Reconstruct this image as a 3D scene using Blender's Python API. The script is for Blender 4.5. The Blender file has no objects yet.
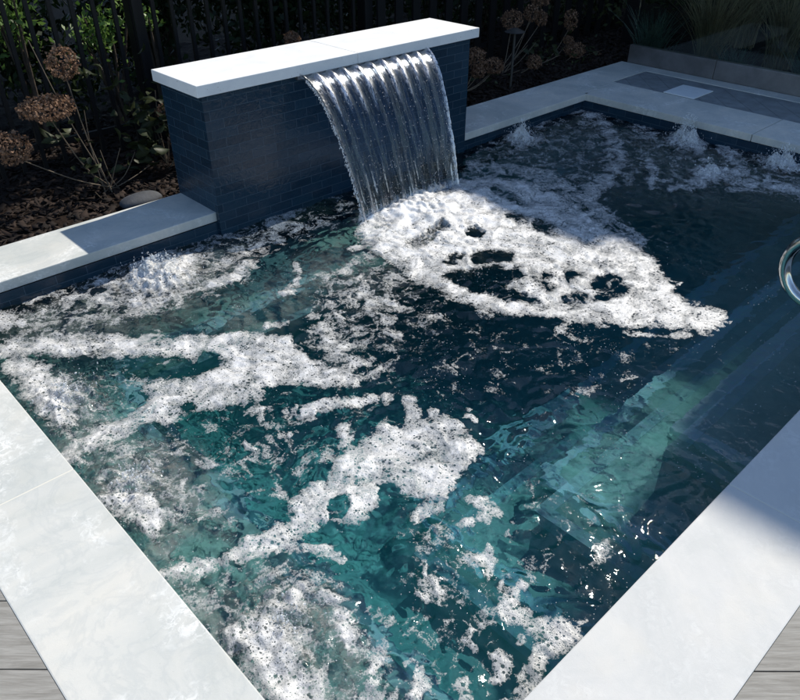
import bpy, bmesh, math, random
import numpy as np
from mathutils import Vector, Matrix
random.seed(7); rng = np.random.default_rng(7)
S = bpy.context.scene
COL = S.collection
# ------------------------------------------------------------------ camera
CAM_H = 1.65
FPX = 730.61
PITCH, YAW, ROLL = 0.6016628, 0.8098216, 0.0028034
fh = np.array([math.cos(YAW), math.sin(YAW), 0.]); rt = np.array([math.sin(YAW), -math.cos(YAW), 0.])
fw = math.cos(PITCH)*fh + np.array([0, 0, -math.sin(PITCH)])
upv = np.cross(rt, fw)
r_ = math.cos(ROLL)*rt + math.sin(ROLL)*upv
u_ = -math.sin(ROLL)*rt + math.cos(ROLL)*upv
CAMP = np.array([0, 0, CAM_H])
cd = bpy.data.cameras.new('camera'); cam = bpy.data.objects.new('camera', cd); COL.objects.link(cam)
cam.matrix_world = Matrix(((r_[0], u_[0], -fw[0], 0), (r_[1], u_[1], -fw[1], 0), (r_[2], u_[2], -fw[2], CAM_H), (0, 0, 0, 1)))
cd.sensor_fit = 'HORIZONTAL'; cd.sensor_width = 36; cd.lens = FPX/800*36
cd.clip_start = 0.05; cd.clip_end = 300
S.camera = cam
S.render.resolution_x = 1024; S.render.resolution_y = 896

def proj(P):                                  # world -> photograph pixels (where a mark seen there lies)
    d = np.asarray(P, float)-CAMP; z = d@fw
    return 400+FPX*(d@r_)/z, 350-FPX*(d@u_)/z
def at(px, py, ax, c):                        # pixel -> point on the plane coordinate[ax] = c
    d = fw+(px-400)/FPX*r_-(py-350)/FPX*u_
    t = (c-CAMP[ax])/d[ax]
    return CAMP+t*d
# ------------------------------------------------------------------ light
SUN = Vector((1.0, 0.08, 1.0)).normalized()
SUN_EL = math.asin(SUN.z); SUN_AZ = math.atan2(SUN.x, SUN.y)
W_ = bpy.data.worlds.new("World"); S.world = W_; W_.use_nodes = True
nt = W_.node_tree; nt.nodes.clear()
sky = nt.nodes.new('ShaderNodeTexSky'); sky.sky_type = 'NISHITA'; sky.sun_disc = False
sky.sun_elevation = SUN_EL; sky.sun_rotation = SUN_AZ; sky.air_density = 1.0; sky.dust_density = 0.3; sky.ozone_density = 2.5
bg = nt.nodes.new('ShaderNodeBackground'); bg.inputs[1].default_value = 0.14
wo = nt.nodes.new('ShaderNodeOutputWorld')
nt.links.new(sky.outputs[0], bg.inputs[0]); nt.links.new(bg.outputs[0], wo.inputs[0])
sl = bpy.data.lights.new('sun', 'SUN'); sl.energy = 4.2; sl.angle = math.radians(0.5); sl.color = (1.0, 0.94, 0.84)
so = bpy.data.objects.new('sun', sl); COL.objects.link(so); so.location = (6, 1, 8)
so.rotation_euler = SUN.to_track_quat('Z', 'Y').to_euler()
S.view_settings.view_transform = 'Standard'; S.view_settings.look = 'None'
S.view_settings.exposure = 0.38; S.view_settings.gamma = 1; S.view_settings.use_curve_mapping = False
S.render.engine = 'CYCLES'
cy = S.cycles
cy.use_denoising = True; cy.max_bounces = 10; cy.transparent_max_bounces = 24; cy.transmission_bounces = 8
cy.diffuse_bounces = 3; cy.glossy_bounces = 3; cy.caustics_reflective = False; cy.caustics_refractive = False
cy.sample_clamp_indirect = 6.0; cy.blur_glossy = 0.3
# ------------------------------------------------------------------ helpers
def tag(o, label=None, cat=None, group=None, kind=None):
    if label: o['label'] = label
    if cat: o['category'] = cat
    if group: o['group'] = group
    if kind: o['kind'] = kind
    return o
def empty(name, loc=(0, 0, 0)):
    o = bpy.data.objects.new(name, None); COL.objects.link(o); o.location = loc; o.empty_display_size = .1
    return o
def link(name, me, mat, parent=None, smooth=False):
    o = bpy.data.objects.new(name, me); COL.objects.link(o)
    if mat: me.materials.append(mat)
    if smooth: me.polygons.foreach_set('use_smooth', [True]*len(me.polygons))
    if parent: 
        o.parent = parent
        o.matrix_parent_inverse = Matrix.Translation(-parent.location) if parent.parent is None else Matrix.Identity(4)
    return o
def mesh_np(name, V, F, mat, parent=None, smooth=False, attrs=None):
    V = np.asarray(V, np.float32).reshape(-1, 3); F = np.asarray(F, np.int32)
    n, k = F.shape
    me = bpy.data.meshes.new(name)
    me.vertices.add(len(V)); me.vertices.foreach_set('co', V.ravel())
    me.loops.add(n*k); me.loops.foreach_set('vertex_index', F.ravel())
    me.polygons.add(n); me.polygons.foreach_set('loop_start', np.arange(0, n*k, k, dtype=np.int32))
    me.polygons.foreach_set('loop_total', np.full(n, k, np.int32))
    me.update(calc_edges=True)
    for an, av in (attrs or {}).items():
        a = me.attributes.new(an, 'FLOAT', 'POINT'); a.data.foreach_set('value', np.asarray(av, np.float32).ravel())
    return link(name, me, mat, parent, smooth)
def bm_obj(name, bm, mat, parent=None, smooth=False):
    me = bpy.data.meshes.new(name); bmesh.ops.recalc_face_normals(bm, faces=bm.faces[:]); bm.to_mesh(me); bm.free()
    return link(name, me, mat, parent, smooth)
def add_box(bm, x0, x1, y0, y1, z0, z1, bevel=0, segs=2):
    g = bmesh.ops.create_cube(bm, size=1); vs = g['verts']
    for v in vs:
        v.co = Vector(((x0+x1)/2+v.co.x*(x1-x0), (y0+y1)/2+v.co.y*(y1-y0), (z0+z1)/2+v.co.z*(z1-z0)))
    if bevel:
        es = list({e for v in vs for e in v.link_edges})
        bmesh.ops.bevel(bm, geom=es, offset=bevel, segments=segs, affect='EDGES', profile=.6)
def box(name, a, mat, parent=None, bevel=0.0):
    bm = bmesh.new(); add_box(bm, *a, bevel=bevel); return bm_obj(name, bm, mat, parent)
def tube_geo(pts, rad, n=8, closed=True):
    pts = [np.array(p, float) for p in pts]; m = len(pts)
    rad = [rad]*m if np.isscalar(rad) else rad
    V = []; F = []; prev = None
    for i, p in enumerate(pts):
        t = pts[min(i+1, m-1)]-pts[max(i-1, 0)]; t /= np.linalg.norm(t)+1e-9
        if prev is None:
            a = np.array([0, 0, 1.]) if abs(t[2]) < .9 else np.array([1., 0, 0])
            b = np.cross(t, a)
        else: b = prev-t*(prev@t)
        b /= np.linalg.norm(b)+1e-9; prev = b; c = np.cross(t, b)
        for k in range(n):
            th = 2*math.pi*k/n; V.append(p+rad[i]*(math.cos(th)*b+math.sin(th)*c))
    for i in range(m-1):
        for k in range(n):
            F.append((i*n+k, i*n+(k+1) % n, (i+1)*n+(k+1) % n, (i+1)*n+k))
    return np.array(V), np.array(F)
def merge(gs):
    V = []; F = []; o = 0
    for v, f in gs:
        V.append(v); F.append(np.asarray(f)+o); o += len(v)
    return np.concatenate(V), np.concatenate(F)
def catmull(P, n=8):
    P = [np.array(p, float) for p in P]; Q = [P[0]]+P+[P[-1]]; out = []
    for i in range(1, len(Q)-2):
        for k in range(n):
            t = k/n; a, b, c, d = Q[i-1:i+3]
            out.append(.5*((2*b)+(-a+c)*t+(2*a-5*b+4*c-d)*t*t+(-a+3*b-3*c+d)*t**3))
    out.append(P[-1]); return out
# vectorised gradient noise
_perm = rng.permutation(256); _perm = np.concatenate([_perm, _perm, _perm]); _g = rng.uniform(0, 2*math.pi, 256)
_gx, _gy = np.cos(_g), np.sin(_g)
def pn(x, y, seed=0):
    x = x+seed*17.31; y = y+seed*9.73
    xi = np.floor(x).astype(int); yi = np.floor(y).astype(int); xf = x-xi; yf = y-yi
    u = xf*xf*xf*(xf*(xf*6-15)+10); v = yf*yf*yf*(yf*(yf*6-15)+10)
    def g(ix, iy, dx, dy):
        h = _perm[(_perm[ix & 255]+iy) & 255]; return _gx[h]*dx+_gy[h]*dy
    a = g(xi, yi, xf, yf); b = g(xi+1, yi, xf-1, yf); c = g(xi, yi+1, xf, yf-1); d = g(xi+1, yi+1, xf-1, yf-1)
    return ((a+(b-a)*u)+((c+(d-c)*u)-(a+(b-a)*u))*v)*1.5
def fbm(x, y, o=4, seed=0, gain=.5):
    s = 0; a = 1; t = 0
    for i in range(o):
        s = s+a*pn(x, y, seed+i*3); t += a; a *= gain; x = x*2.03; y = y*2.03
    return s/t*1.4
def sstep(a, b, x):
    t = np.clip((x-a)/(b-a), 0, 1); return t*t*(3-2*t)
# ------------------------------------------------------------------ materials
def mat(name, vol=False):
    m = bpy.data.materials.new(name); m.use_nodes = True; t = m.node_tree; t.nodes.clear()
    o = t.nodes.new('ShaderNodeOutputMaterial'); return m, t, o
class NB:
    def __init__(s, t): s.t = t
    def __call__(s, ty, **kw):
        n = s.t.nodes.new('ShaderNode'+ty)
        for k, v in kw.items():
            if k == 'i':
                for kk, vv in v.items():
                    if isinstance(vv, tuple) and len(vv) == 2 and hasattr(vv[0], 'outputs'): s.t.links.new(vv[0].outputs[vv[1]], n.inputs[kk])
                    elif hasattr(vv, 'outputs'): s.t.links.new(vv.outputs[0], n.inputs[kk])
                    else: n.inputs[kk].default_value = vv
            else: setattr(n, k, v)
        return n
    def noise(s, scale, detail=4, rough=.5, vec=None, dist=0., out=0):
        n = s('TexNoise', i={'Scale': scale, 'Detail': detail, 'Roughness': rough, 'Distortion': dist})
        if vec is not None: s.t.links.new(vec.outputs[0] if hasattr(vec, 'outputs') else vec, n.inputs['Vector'])
        return n
    def math(s, op, a, b=None, c=None, clamp=False):
        n = s.t.nodes.new('ShaderNodeMath'); n.operation = op; n.use_clamp = clamp
        for j, v in enumerate((a, b, c)):
            if v is None: continue
            if hasattr(v, 'outputs'): s.t.links.new(v.outputs[0], n.inputs[j])
            elif hasattr(v, 'is_output'): s.t.links.new(v, n.inputs[j])
            else: n.inputs[j].default_value = v
        return n
    def ramp(s, fac, stops, interp='LINEAR'):
        n = s.t.nodes.new('ShaderNodeValToRGB'); n.color_ramp.interpolation = interp
        e = n.color_ramp.elements
        while len(e) < len(stops): e.new(.5)
        for k, (p, c) in enumerate(stops): e[k].position = p; e[k].color = (*c, 1) if len(c) == 3 else c
        s.t.links.new(fac.outputs[0] if hasattr(fac, 'outputs') else fac, n.inputs[0]); return n
    def mix(s, fac, a, b, ty='MIX'):
        n = s.t.nodes.new('ShaderNodeMix'); n.data_type = 'RGBA'; n.blend_type = ty
        for v, k in ((fac, 0), (a, 6), (b, 7)):
            if hasattr(v, 'outputs'): s.t.links.new(v.outputs[2] if v.bl_idname == 'ShaderNodeMix' else v.outputs[0], n.inputs[k])
            elif hasattr(v, 'is_output'): s.t.links.new(v, n.inputs[k])
            else: n.inputs[k].default_value = v if k == 0 else (*v, 1)
        return n
def c4(c): return (*c, 1)
def link_col(t, src, dst):
    t.links.new(src.outputs[2] if src.bl_idname == 'ShaderNodeMix' else src.outputs[0], dst)
def simple(name, col, rough=.6, metal=0., noise=0., nscale=20, bump=0., bscale=60, spec=.5, col2=None, trans=0.):
    m, t, o = mat(name); N = NB(t)
    tc = N('TexCoord')
    p = N('BsdfPrincipled', i={'Roughness': rough, 'Metallic': metal, 'Specular IOR Level': spec})
    if noise or col2:
        nz = N.noise(nscale, 5, .6, tc.outputs['Object'])
        c2 = col2 or tuple(v*(1-noise) for v in col)
        rp = N.ramp(nz, [(.35, c2), (.65, col)])
        link_col(t, rp, p.inputs['Base Color'])
    else: p.inputs['Base Color'].default_value = c4(col)
    if bump:
        nz2 = N.noise(bscale, 6, .65, tc.outputs['Object'])
        b = N('Bump', i={'Strength': bump, 'Distance': .01}); t.links.new(nz2.outputs[0], b.inputs['Height'])
        t.links.new(b.outputs[0], p.inputs['Normal'])
    t.links.new(p.outputs[0], o.inputs[0]); return m

def m_marble(name='white_marble', even=False):
    m, t, o = mat(name); N = NB(t); tc = N('TexCoord'); v = tc.outputs['Object']
    n1 = N.noise(1.6, 5, .6, v, 1.5)
    base = N.ramp(n1, [(.3, (.50, .51, .495)), (.5, (.56, .56, .54)), (.72, (.62, .61, .575))] if even else [(.3, (.45, .475, .45)), (.5, (.565, .57, .535)), (.72, (.68, .655, .59))])
    n2 = N.noise(4.5, 6, .6, v, 2.5)
    vein = N.ramp(n2, [(.44, (0, 0, 0)), (.495, (1, 1, 1)), (.55, (0, 0, 0))])
    c = N.mix(N.math('MULTIPLY', vein, .06 if even else .20), base, (.34, .38, .39))
    # dried mineral bloom: crackled paler patches
    n3 = N.noise(2.6, 5, .72, v, .8); n4 = N.noise(34, 8, .8, v, .8)
    bl = N.math('MULTIPLY', N.ramp(n3, [(.5, (0, 0, 0)), (.62, (1, 1, 1))]), N.ramp(n4, [(.47, (0, 0, 0)), (.56, (1, 1, 1))]))
    c = N.mix(N.math('MULTIPLY', bl, .25 if even else .7), c, (.82, .82, .79))
    n5 = N.noise(90, 3, .6, v)
    sp = N.ramp(n5, [(.68, (0, 0, 0)), (.74, (1, 1, 1))])
    c = N.mix(N.math('MULTIPLY', sp, .35), c, (.35, .36, .35))
    n6 = N.noise(6, 3, .5, v); c = N.mix(N.math('MULTIPLY', N.ramp(n6, [(.5, (0, 0, 0)), (.8, (1, 1, 1))]), .18), c, (.74, .66, .52))
    p = N('BsdfPrincipled', i={'Specular IOR Level': .22}); link_col(t, c, p.inputs['Base Color'])
    rr = N.ramp(n3, [(.4, (.55,)*3), (.6, (.75,)*3)]); t.links.new(rr.outputs[0], p.inputs['Roughness'])
    b = N('Bump', i={'Strength': .18, 'Distance': .004}); t.links.new(n4.outputs[0], b.inputs['Height']); t.links.new(b.outputs[0], p.inputs['Normal'])
    t.links.new(p.outputs[0], o.inputs[0]); return m
def m_cap():
    m, t, o = mat('cap_stone'); N = NB(t); tc = N('TexCoord'); v = tc.outputs['Object']
    n = N.noise(5, 6, .6, v, 1); c = N.ramp(n, [(.3, (.74, .75, .75)), (.7, (.86, .86, .84))])
    s = N.ramp(N.noise(120, 2, .5, v), [(.7, (1, 1, 1)), (.76, (.55, .5, .45))])
    c = N.mix(1.0, c, s, 'MULTIPLY')
    p = N('BsdfPrincipled', i={'Roughness': .5, 'Specular IOR Level': .3}); link_col(t, c, p.inputs['Base Color'])
    b = N('Bump', i={'Strength': .15, 'Distance': .003}); t.links.new(n.outputs[0], b.inputs['Height']); t.links.new(b.outputs[0], p.inputs['Normal'])
    t.links.new(p.outputs[0], o.inputs[0]); return m
def m_tile(name='blue_glass_tile', wet=True):
    m, t, o = mat(name); N = NB(t); tc = N('TexCoord')
    sx = N('SeparateXYZ'); t.links.new(tc.outputs['Object'], sx.inputs[0])
    a = N.math('ADD', sx.outputs[0], sx.outputs[1])
    cb = N('CombineXYZ'); t.links.new(a.outputs[0], cb.inputs[0]); t.links.new(sx.outputs[2], cb.inputs[1])
    br = N('TexBrick', i={'Scale': 1.0, 'Mortar Size': .0022, 'Mortar Smooth': .2, 'Brick Width': .152, 'Row Height': .05, 'Bias': 0.,
                           'Color1': (.008, .025, .045, 1), 'Color2': (.014, .040, .068, 1), 'Mortar': (.045, .078, .11, 1)})
    br.offset = .5; t.links.new(cb.outputs[0], br.inputs['Vector'])
    n = N.noise(9, 5, .6, tc.outputs['Object'])
    c = N.mix(N.math('MULTIPLY', N.ramp(n, [(.35, (0,)*3), (.7, (1,)*3)]), .35), br, (.014, .038, .060))
    n2 = N.noise(34, 4, .6, tc.outputs['Object'], 1.0)
    h = N.math('ADD', N.math('MULTIPLY', n2, .6), N.math('MULTIPLY', br.outputs['Fac'], -.6))
    b = N('Bump', i={'Strength': .55, 'Distance': .006}); t.links.new(h.outputs[0], b.inputs['Height'])
    p = N('BsdfPrincipled', i={'Roughness': .11, 'Specular IOR Level': .45}); link_col(t, c, p.inputs['Base Color'])
    t.links.new(b.outputs[0], p.inputs['Normal']); t.links.new(p.outputs[0], o.inputs[0]); return m
def m_plaster():
    m, t, o = mat('pool_plaster'); N = NB(t); tc = N('TexCoord')
    n = N.noise(7, 6, .7, tc.outputs['Object'], .7)
    c = N.ramp(n, [(.3, (.24, .48, .46)), (.7, (.52, .78, .72))])
    p = N('BsdfPrincipled', i={'Roughness': .8}); link_col(t, c, p.inputs['Base Color'])
    t.links.new(p.outputs[0], o.inputs[0]); return m
def m_trim():
    m, t, o = mat('step_trim_mosaic'); N = NB(t); tc = N('TexCoord')
    vo = N('TexVoronoi', i={'Scale': 42.}); vo.distance = 'CHEBYCHEV'; vo.inputs['Randomness'].default_value = .25
    t.links.new(tc.outputs['Object'], vo.inputs['Vector'])
    c = N.mix(.5, vo.outputs['Color'], (.5, .75, .95)); c = N.mix(.8, c, (.55, .90, 1.0))
    p = N('BsdfPrincipled', i={'Roughness': .3}); link_col(t, c, p.inputs['Base Color'])
    t.links.new(p.outputs[0], o.inputs[0]); return m
def m_deck():
    m, t, o = mat('weathered_deck_boards'); N = NB(t); tc = N('TexCoord')
    vr = N('VectorRotate'); vr.rotation_type = 'Z_AXIS'; t.links.new(tc.outputs['Object'], vr.inputs['Vector']); vr.inputs['Angle'].default_value = math.pi/2-YAW
    mp = N('Mapping'); t.links.new(vr.outputs[0], mp.inputs[0])
    mp.inputs['Scale'].default_value = (1.2, 14, 1)
    n = N.noise(5, 8, .68, mp, .6)
    c = N.ramp(n, [(.28, (.17, .16, .14)), (.5, (.27, .26, .235)), (.75, (.38, .37, .34))])
    g = N('ObjectInfo')
    mp2 = N('Mapping'); t.links.new(vr.outputs[0], mp2.inputs[0]); mp2.inputs['Scale'].default_value = (3, 60, 1)
    n2 = N.noise(4, 4, .6, mp2, .2)
    c = N.mix(N.math('MULTIPLY', N.ramp(n2, [(.5, (0,)*3), (.65, (1,)*3)]), .35), c, (.16, .15, .13))
    p = N('BsdfPrincipled', i={'Roughness': .75, 'Specular IOR Level': .25}); link_col(t, c, p.inputs['Base Color'])
    b = N('Bump', i={'Strength': .4, 'Distance': .002}); t.links.new(n2.outputs[0], b.inputs['Height']); t.links.new(b.outputs[0], p.inputs['Normal'])
    t.links.new(p.outputs[0], o.inputs[0]); return m
def m_water():
    m, t, o = mat('pool_water'); N = NB(t); tc = N('TexCoord'); v = tc.outputs['Object']
    n1 = N.noise(15, 3, .5, v, .5); n2 = N.noise(45, 2, .5, v, .3)
    h = N.math('ADD', n1, N.math('MULTIPLY', n2, .22))
    b = N('Bump', i={'Strength': .32, 'Distance': .012}); t.links.new(h.outputs[0], b.inputs['Height'])
    b2 = N('Bump', i={'Strength': .16, 'Distance': .012}); t.links.new(h.outputs[0], b2.inputs['Height'])
    fr = N('Fresnel', i={'IOR': 1.333}); t.links.new(b.outputs[0], fr.inputs['Normal'])
    # the surface lets part of the light straight through, so the sun reaches the steps and the floor
    rf = N('BsdfRefraction', i={'IOR': 1.333, 'Roughness': 0.0}); t.links.new(b2.outputs[0], rf.inputs['Normal'])
    tr = N('BsdfTransparent'); m1 = N('MixShader', i={'Fac': .62}); t.links.new(tr.outputs[0], m1.inputs[1]); t.links.new(rf.outputs[0], m1.inputs[2])
    gl = N('BsdfGlossy', i={'Roughness': .035}); t.links.new(b.outputs[0], gl.inputs['Normal'])
    m2 = N('MixShader'); t.links.new(fr.outputs[0], m2.inputs[0]); t.links.new(m1.outputs[0], m2.inputs[1]); t.links.new(gl.outputs[0], m2.inputs[2])
    t.links.new(m2.outputs[0], o.inputs[0])
    va = N('VolumeAbsorption', i={'Color': (.08, .76, .86, 1), 'Density': .64})
    t.links.new(va.outputs[0], o.inputs['Volume'])
    return m
def m_foam(name, milky=False):
    m, t, o = mat(name); N = NB(t); tc = N('TexCoord'); v = tc.outputs['Object']
    at_ = N('Attribute'); at_.attribute_name = 'foam'
    F = at_.outputs['Fac']
    n = N.noise(75, 5, .7, v, .8)
    nf = N.noise(230, 3, .7, v)
    e = N.math('ADD', F, N.math('ADD', N.math('MULTIPLY', N.math('SUBTRACT', n, .5), .8), N.math('MULTIPLY', N.math('SUBTRACT', nf, .5), .45)))
    edge = N('MapRange', i={'From Min': .48, 'From Max': .58}); t.links.new(e.outputs[0], edge.inputs[0])
    vo = N('TexVoronoi', i={'Scale': 95.}); t.links.new(v, vo.inputs['Vector']); vo.inputs['Randomness'].default_value = 1
    vs = N('SeparateColor'); t.links.new(vo.outputs['Color'], vs.inputs[0])
    n3 = N.noise(9, 3, .6, v)
    thr = N.math('MULTIPLY', N.math('POWER', vs.outputs[0], 2.6), N.ramp(n3, [(.35, (.32,)*3), (.65, (.80,)*3)]))
    # pores open up in thin foam
    thin = N('MapRange', i={'From Min': .5, 'From Max': 1.5, 'To Min': 1.3, 'To Max': .35}); t.links.new(F, thin.inputs[0])
    thr = N.math('MULTIPLY', thr, thin)
    pore = N('MapRange', i={'To Min': .12, 'To Max': 1.})
    t.links.new(vo.outputs['Distance'], pore.inputs[0]); t.links.new(thr.outputs[0], pore.inputs['From Min'])
    th2 = N.math('ADD', thr, .06); t.links.new(th2.outputs[0], pore.inputs['From Max'])
    # a second, finer size of bubble hole
    vf = N('TexVoronoi', i={'Scale': 210.}); t.links.new(v, vf.inputs['Vector']); vq = N('SeparateColor'); t.links.new(vf.outputs['Color'], vq.inputs[0])
    tf = N.math('MULTIPLY', N.math('MULTIPLY', N.math('POWER', vq.outputs[1], 1.3), .46), thin)
    pf = N('MapRange', i={'To Min': .15, 'To Max': 1.}); t.links.new(vf.outputs['Distance'], pf.inputs[0]); t.links.new(tf.outputs[0], pf.inputs['From Min'])
    tf2 = N.math('ADD', tf, .12); t.links.new(tf2.outputs[0], pf.inputs['From Max'])
    al = N.math('MULTIPLY', N.math('MULTIPLY', edge, pore), pf)
    dens = N('MapRange', i={'From Min': .5, 'From Max': 1.05, 'To Min': .42, 'To Max': 1.0}); t.links.new(e.outputs[0], dens.inputs[0])
    al = N.math('MULTIPLY', al, dens, clamp=True)
    # froth whitens where it is thick; thin films stay grey
    kk = N('MapRange', i={'From Min': .5, 'From Max': 1.5}); t.links.new(e.outputs[0], kk.inputs[0])
    kn = N.math('ADD', N.math('MULTIPLY', kk, .8), N.math('MULTIPLY', N.math('SUBTRACT', N.noise(60, 5, .75, v), .5), .9), clamp=True)
    col = N.ramp(kn, [(.0, (.40, .41, .41)), (.42, (.53, .53, .52)), (.85, (.82, .82, .82))])
    di = N('BsdfPrincipled', i={'Roughness': .45, 'Specular IOR Level': .4}); link_col(t, col, di.inputs['Base Color'])
    n2 = N.noise(110, 4, .7, v); vo2 = N('TexVoronoi', i={'Scale': 210.}); t.links.new(v, vo2.inputs['Vector'])
    h = N.math('ADD', n2, N.math('MULTIPLY', vo2.outputs['Distance'], -.8))
    b = N('Bump', i={'Strength': .30, 'Distance': .003}); t.links.new(h.outputs[0], b.inputs['Height']); t.links.new(b.outputs[0], di.inputs['Normal'])
    tr = N('BsdfTransparent'); ms = N('MixShader')
    t.links.new(al.outputs[0], ms.inputs[0]); t.links.new(tr.outputs[0], ms.inputs[1]); t.links.new(di.outputs[0], ms.inputs[2])
    t.links.new(ms.outputs[0], o.inputs[0]); return m
def m_fall():
    m, t, o = mat('falling_water'); N = NB(t); tc = N('TexCoord')
    mp = N('Mapping'); t.links.new(tc.outputs['Object'], mp.inputs[0]); mp.inputs['Scale'].default_value = (1, .22, .22)
    n = N.noise(60, 5, .65, mp, .4)
    n2 = N.noise(150, 3, .7, tc.outputs['Object'])
    h = N.math('ADD', n, N.math('MULTIPLY', n2, .25))
    b = N('Bump', i={'Strength': .35, 'Distance': .005}); t.links.new(h.outputs[0], b.inputs['Height'])
    at_ = N('Attribute'); at_.attribute_name = 'rib'
    gl = N('BsdfGlossy', i={'Roughness': .14, 'Color': (.9, .95, 1, 1)}); t.links.new(b.outputs[0], gl.inputs['Normal'])
    tr = N('BsdfTransparent', i={'Color': (.80, .86, .93, 1)})
    fr = N('Fresnel', i={'IOR': 1.4}); t.links.new(b.outputs[0], fr.inputs['Normal'])
    f2 = N.math('ADD', N.math('MULTIPLY', fr, .25), .008, clamp=True)
    ms = N('MixShader'); t.links.new(f2.outputs[0], ms.inputs[0]); t.links.new(tr.outputs[0], ms.inputs[1]); t.links.new(gl.outputs[0], ms.inputs[2])
    gr = N('BsdfGlossy', i={'Roughness': .36, 'Color': (1, 1, 1, 1)}); t.links.new(b.outputs[0], gr.inputs['Normal'])
    br_ = N.math('MULTIPLY', at_.outputs['Fac'], N.ramp(N.noise(150, 4, .8, mp), [(.42, (0,)*3), (.52, (1,)*3)]), clamp=True)
    msr = N('MixShader'); t.links.new(br_.outputs[0], msr.inputs[0]); t.links.new(ms.outputs[0], msr.inputs[1]); t.links.new(gr.outputs[0], msr.inputs[2]); ms = msr
    # streaks of entrained air
    df = N('BsdfDiffuse', i={'Color': (.35, .5, .8, 1)})
    mp2 = N('Mapping'); t.links.new(tc.outputs['Object'], mp2.inputs[0]); mp2.inputs['Scale'].default_value = (1, .06, .06)
    st = N.noise(45, 4, .6, mp2)
    sf = N.math('MULTIPLY', N.ramp(st, [(.5, (0,)*3), (.75, (1,)*3)]), .02)
    ms2 = N('MixShader'); t.links.new(sf.outputs[0], ms2.inputs[0]); t.links.new(ms.outputs[0], ms2.inputs[1]); t.links.new(df.outputs[0], ms2.inputs[2])
    t.links.new(ms2.outputs[0], o.inputs[0]); return m
def m_drop():
    m, t, o = mat('water_droplets'); N = NB(t)
    p = N('BsdfPrincipled', i={'Base Color': (.85, .88, .9, 1), 'Roughness': .12, 'Specular IOR Level': 1.0})
    tr = N('BsdfTransparent'); ms = N('MixShader', i={'Fac': .5}); t.links.new(tr.outputs[0], ms.inputs[1]); t.links.new(p.outputs[0], ms.inputs[2])
    t.links.new(ms.outputs[0], o.inputs[0]); return m
def m_leaf(name, c1, c2, rough=.5, transl=.25, scale=8):
    m, t, o = mat(name); N = NB(t); g = N('NewGeometry'); tc = N('TexCoord')
    n = N.noise(scale, 3, .5, tc.outputs['Object'])
    f = N.math('ADD', N.math('MULTIPLY', g.outputs['Random Per Island'], .6), N.math('MULTIPLY', n, .4))
    c = N.ramp(f, [(.2, c1), (.8, c2)])
    p = N('BsdfPrincipled', i={'Roughness': rough, 'Specular IOR Level': .3}); link_col(t, c, p.inputs['Base Color'])
    tl = N('BsdfTranslucent'); link_col(t, c, tl.inputs['Color'])
    ms = N('MixShader', i={'Fac': transl}); t.links.new(p.outputs[0], ms.inputs[1]); t.links.new(tl.outputs[0], ms.inputs[2])
    t.links.new(ms.outputs[0], o.inputs[0]); return m
def m_glass():
    m, t, o = mat('clear_glass'); N = NB(t)
    fr = N('Fresnel', i={'IOR': 1.5})
    gl = N('BsdfGlossy', i={'Roughness': .01}); tr = N('BsdfTransparent', i={'Color': (.80, .88, .86, 1)})
    ms = N('MixShader'); t.links.new(fr.outputs[0], ms.inputs[0]); t.links.new(tr.outputs[0], ms.inputs[1]); t.links.new(gl.outputs[0], ms.inputs[2])
    t.links.new(ms.outputs[0], o.inputs[0]); return m
M_MARBLE = m_marble(); M_MARBLE2 = m_marble('pale_even_marble', True); M_CAP = m_cap(); M_TILE = m_tile(); M_PLAST = m_plaster(); M_TRIM = m_trim(); M_DECK = m_deck()
M_WATER = m_water(); M_FOAM = m_foam('foam'); M_FALL = m_fall(); M_DROP = m_drop(); M_GLASS = m_glass()
M_JOINT = simple('pale_joint', (.66, .64, .56), .9)
M_GROUT = simple('grout', (.42, .42, .38), .9)
M_STEEL = simple('stainless_steel', (.62, .62, .6), .12, 1.0, noise=.15, nscale=30)
M_BRUSH = simple('brushed_steel', (.30, .30, .31), .38, .85, noise=.3, nscale=6, bump=.05)
M_SLATE = simple('slate', (.26, .285, .30), .6, noise=.3, nscale=9, bump=.2, bscale=40)
M_LID = simple('white_plastic', (.80, .84, .86), .45, noise=.06)
M_SOIL = simple('dark_mulch', (.024, .016, .012), .95, noise=.5, nscale=25, bump=.9, bscale=50, spec=.1)
M_CHIP = m_leaf('bark_chips', (.008, .005, .004), (.034, .021, .015), .9, 0, 5)
M_IRON = simple('black_iron', (.006, .006, .007), .5, spec=.3)
M_STEM = simple('dry_stem', (.17, .13, .09), .8, noise=.4, nscale=30)
M_BARK = simple('bark', (.07, .05, .035), .9, noise=.5, nscale=14, bump=.6)
M_HEAD = m_leaf('dry_hydrangea_petals', (.11, .060, .036), (.34, .21, .135), .8, .3, 12)
M_LEAFD = m_leaf('hydrangea_leaf', (.020, .030, .012), (.045, .055, .022), .5, .25)
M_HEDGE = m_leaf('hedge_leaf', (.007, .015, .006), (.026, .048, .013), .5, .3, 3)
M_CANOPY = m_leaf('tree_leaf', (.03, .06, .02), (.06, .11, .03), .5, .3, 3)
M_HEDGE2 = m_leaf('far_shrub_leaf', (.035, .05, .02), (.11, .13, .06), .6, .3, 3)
M_STRAW = m_leaf('straw_blades', (.20, .15, .09), (.46, .36, .22), .8, .3, 3)
M_BLUE = m_leaf('grey_green_leaf', (.07, .12, .09), (.17, .23, .18), .6, .3, 3)
M_STONE = simple('grey_stone', (.06, .065, .075), .8, noise=.3, bump=.3)
M_OCC_WALL = simple('occluder_render', (.55, .52, .47), .9, noise=.1)
M_OCC_TOP = simple('occluder_shingles', (.10, .095, .09), .9, noise=.3)
# ------------------------------------------------------------------ pool numbers
X0, X1, Y0, Y1 = 0.43, 5.30, 0.49, 3.40       # inner edge of the coping
WZ = -0.13                                      # water level
CT = 0.052                                      # coping thickness
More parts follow.
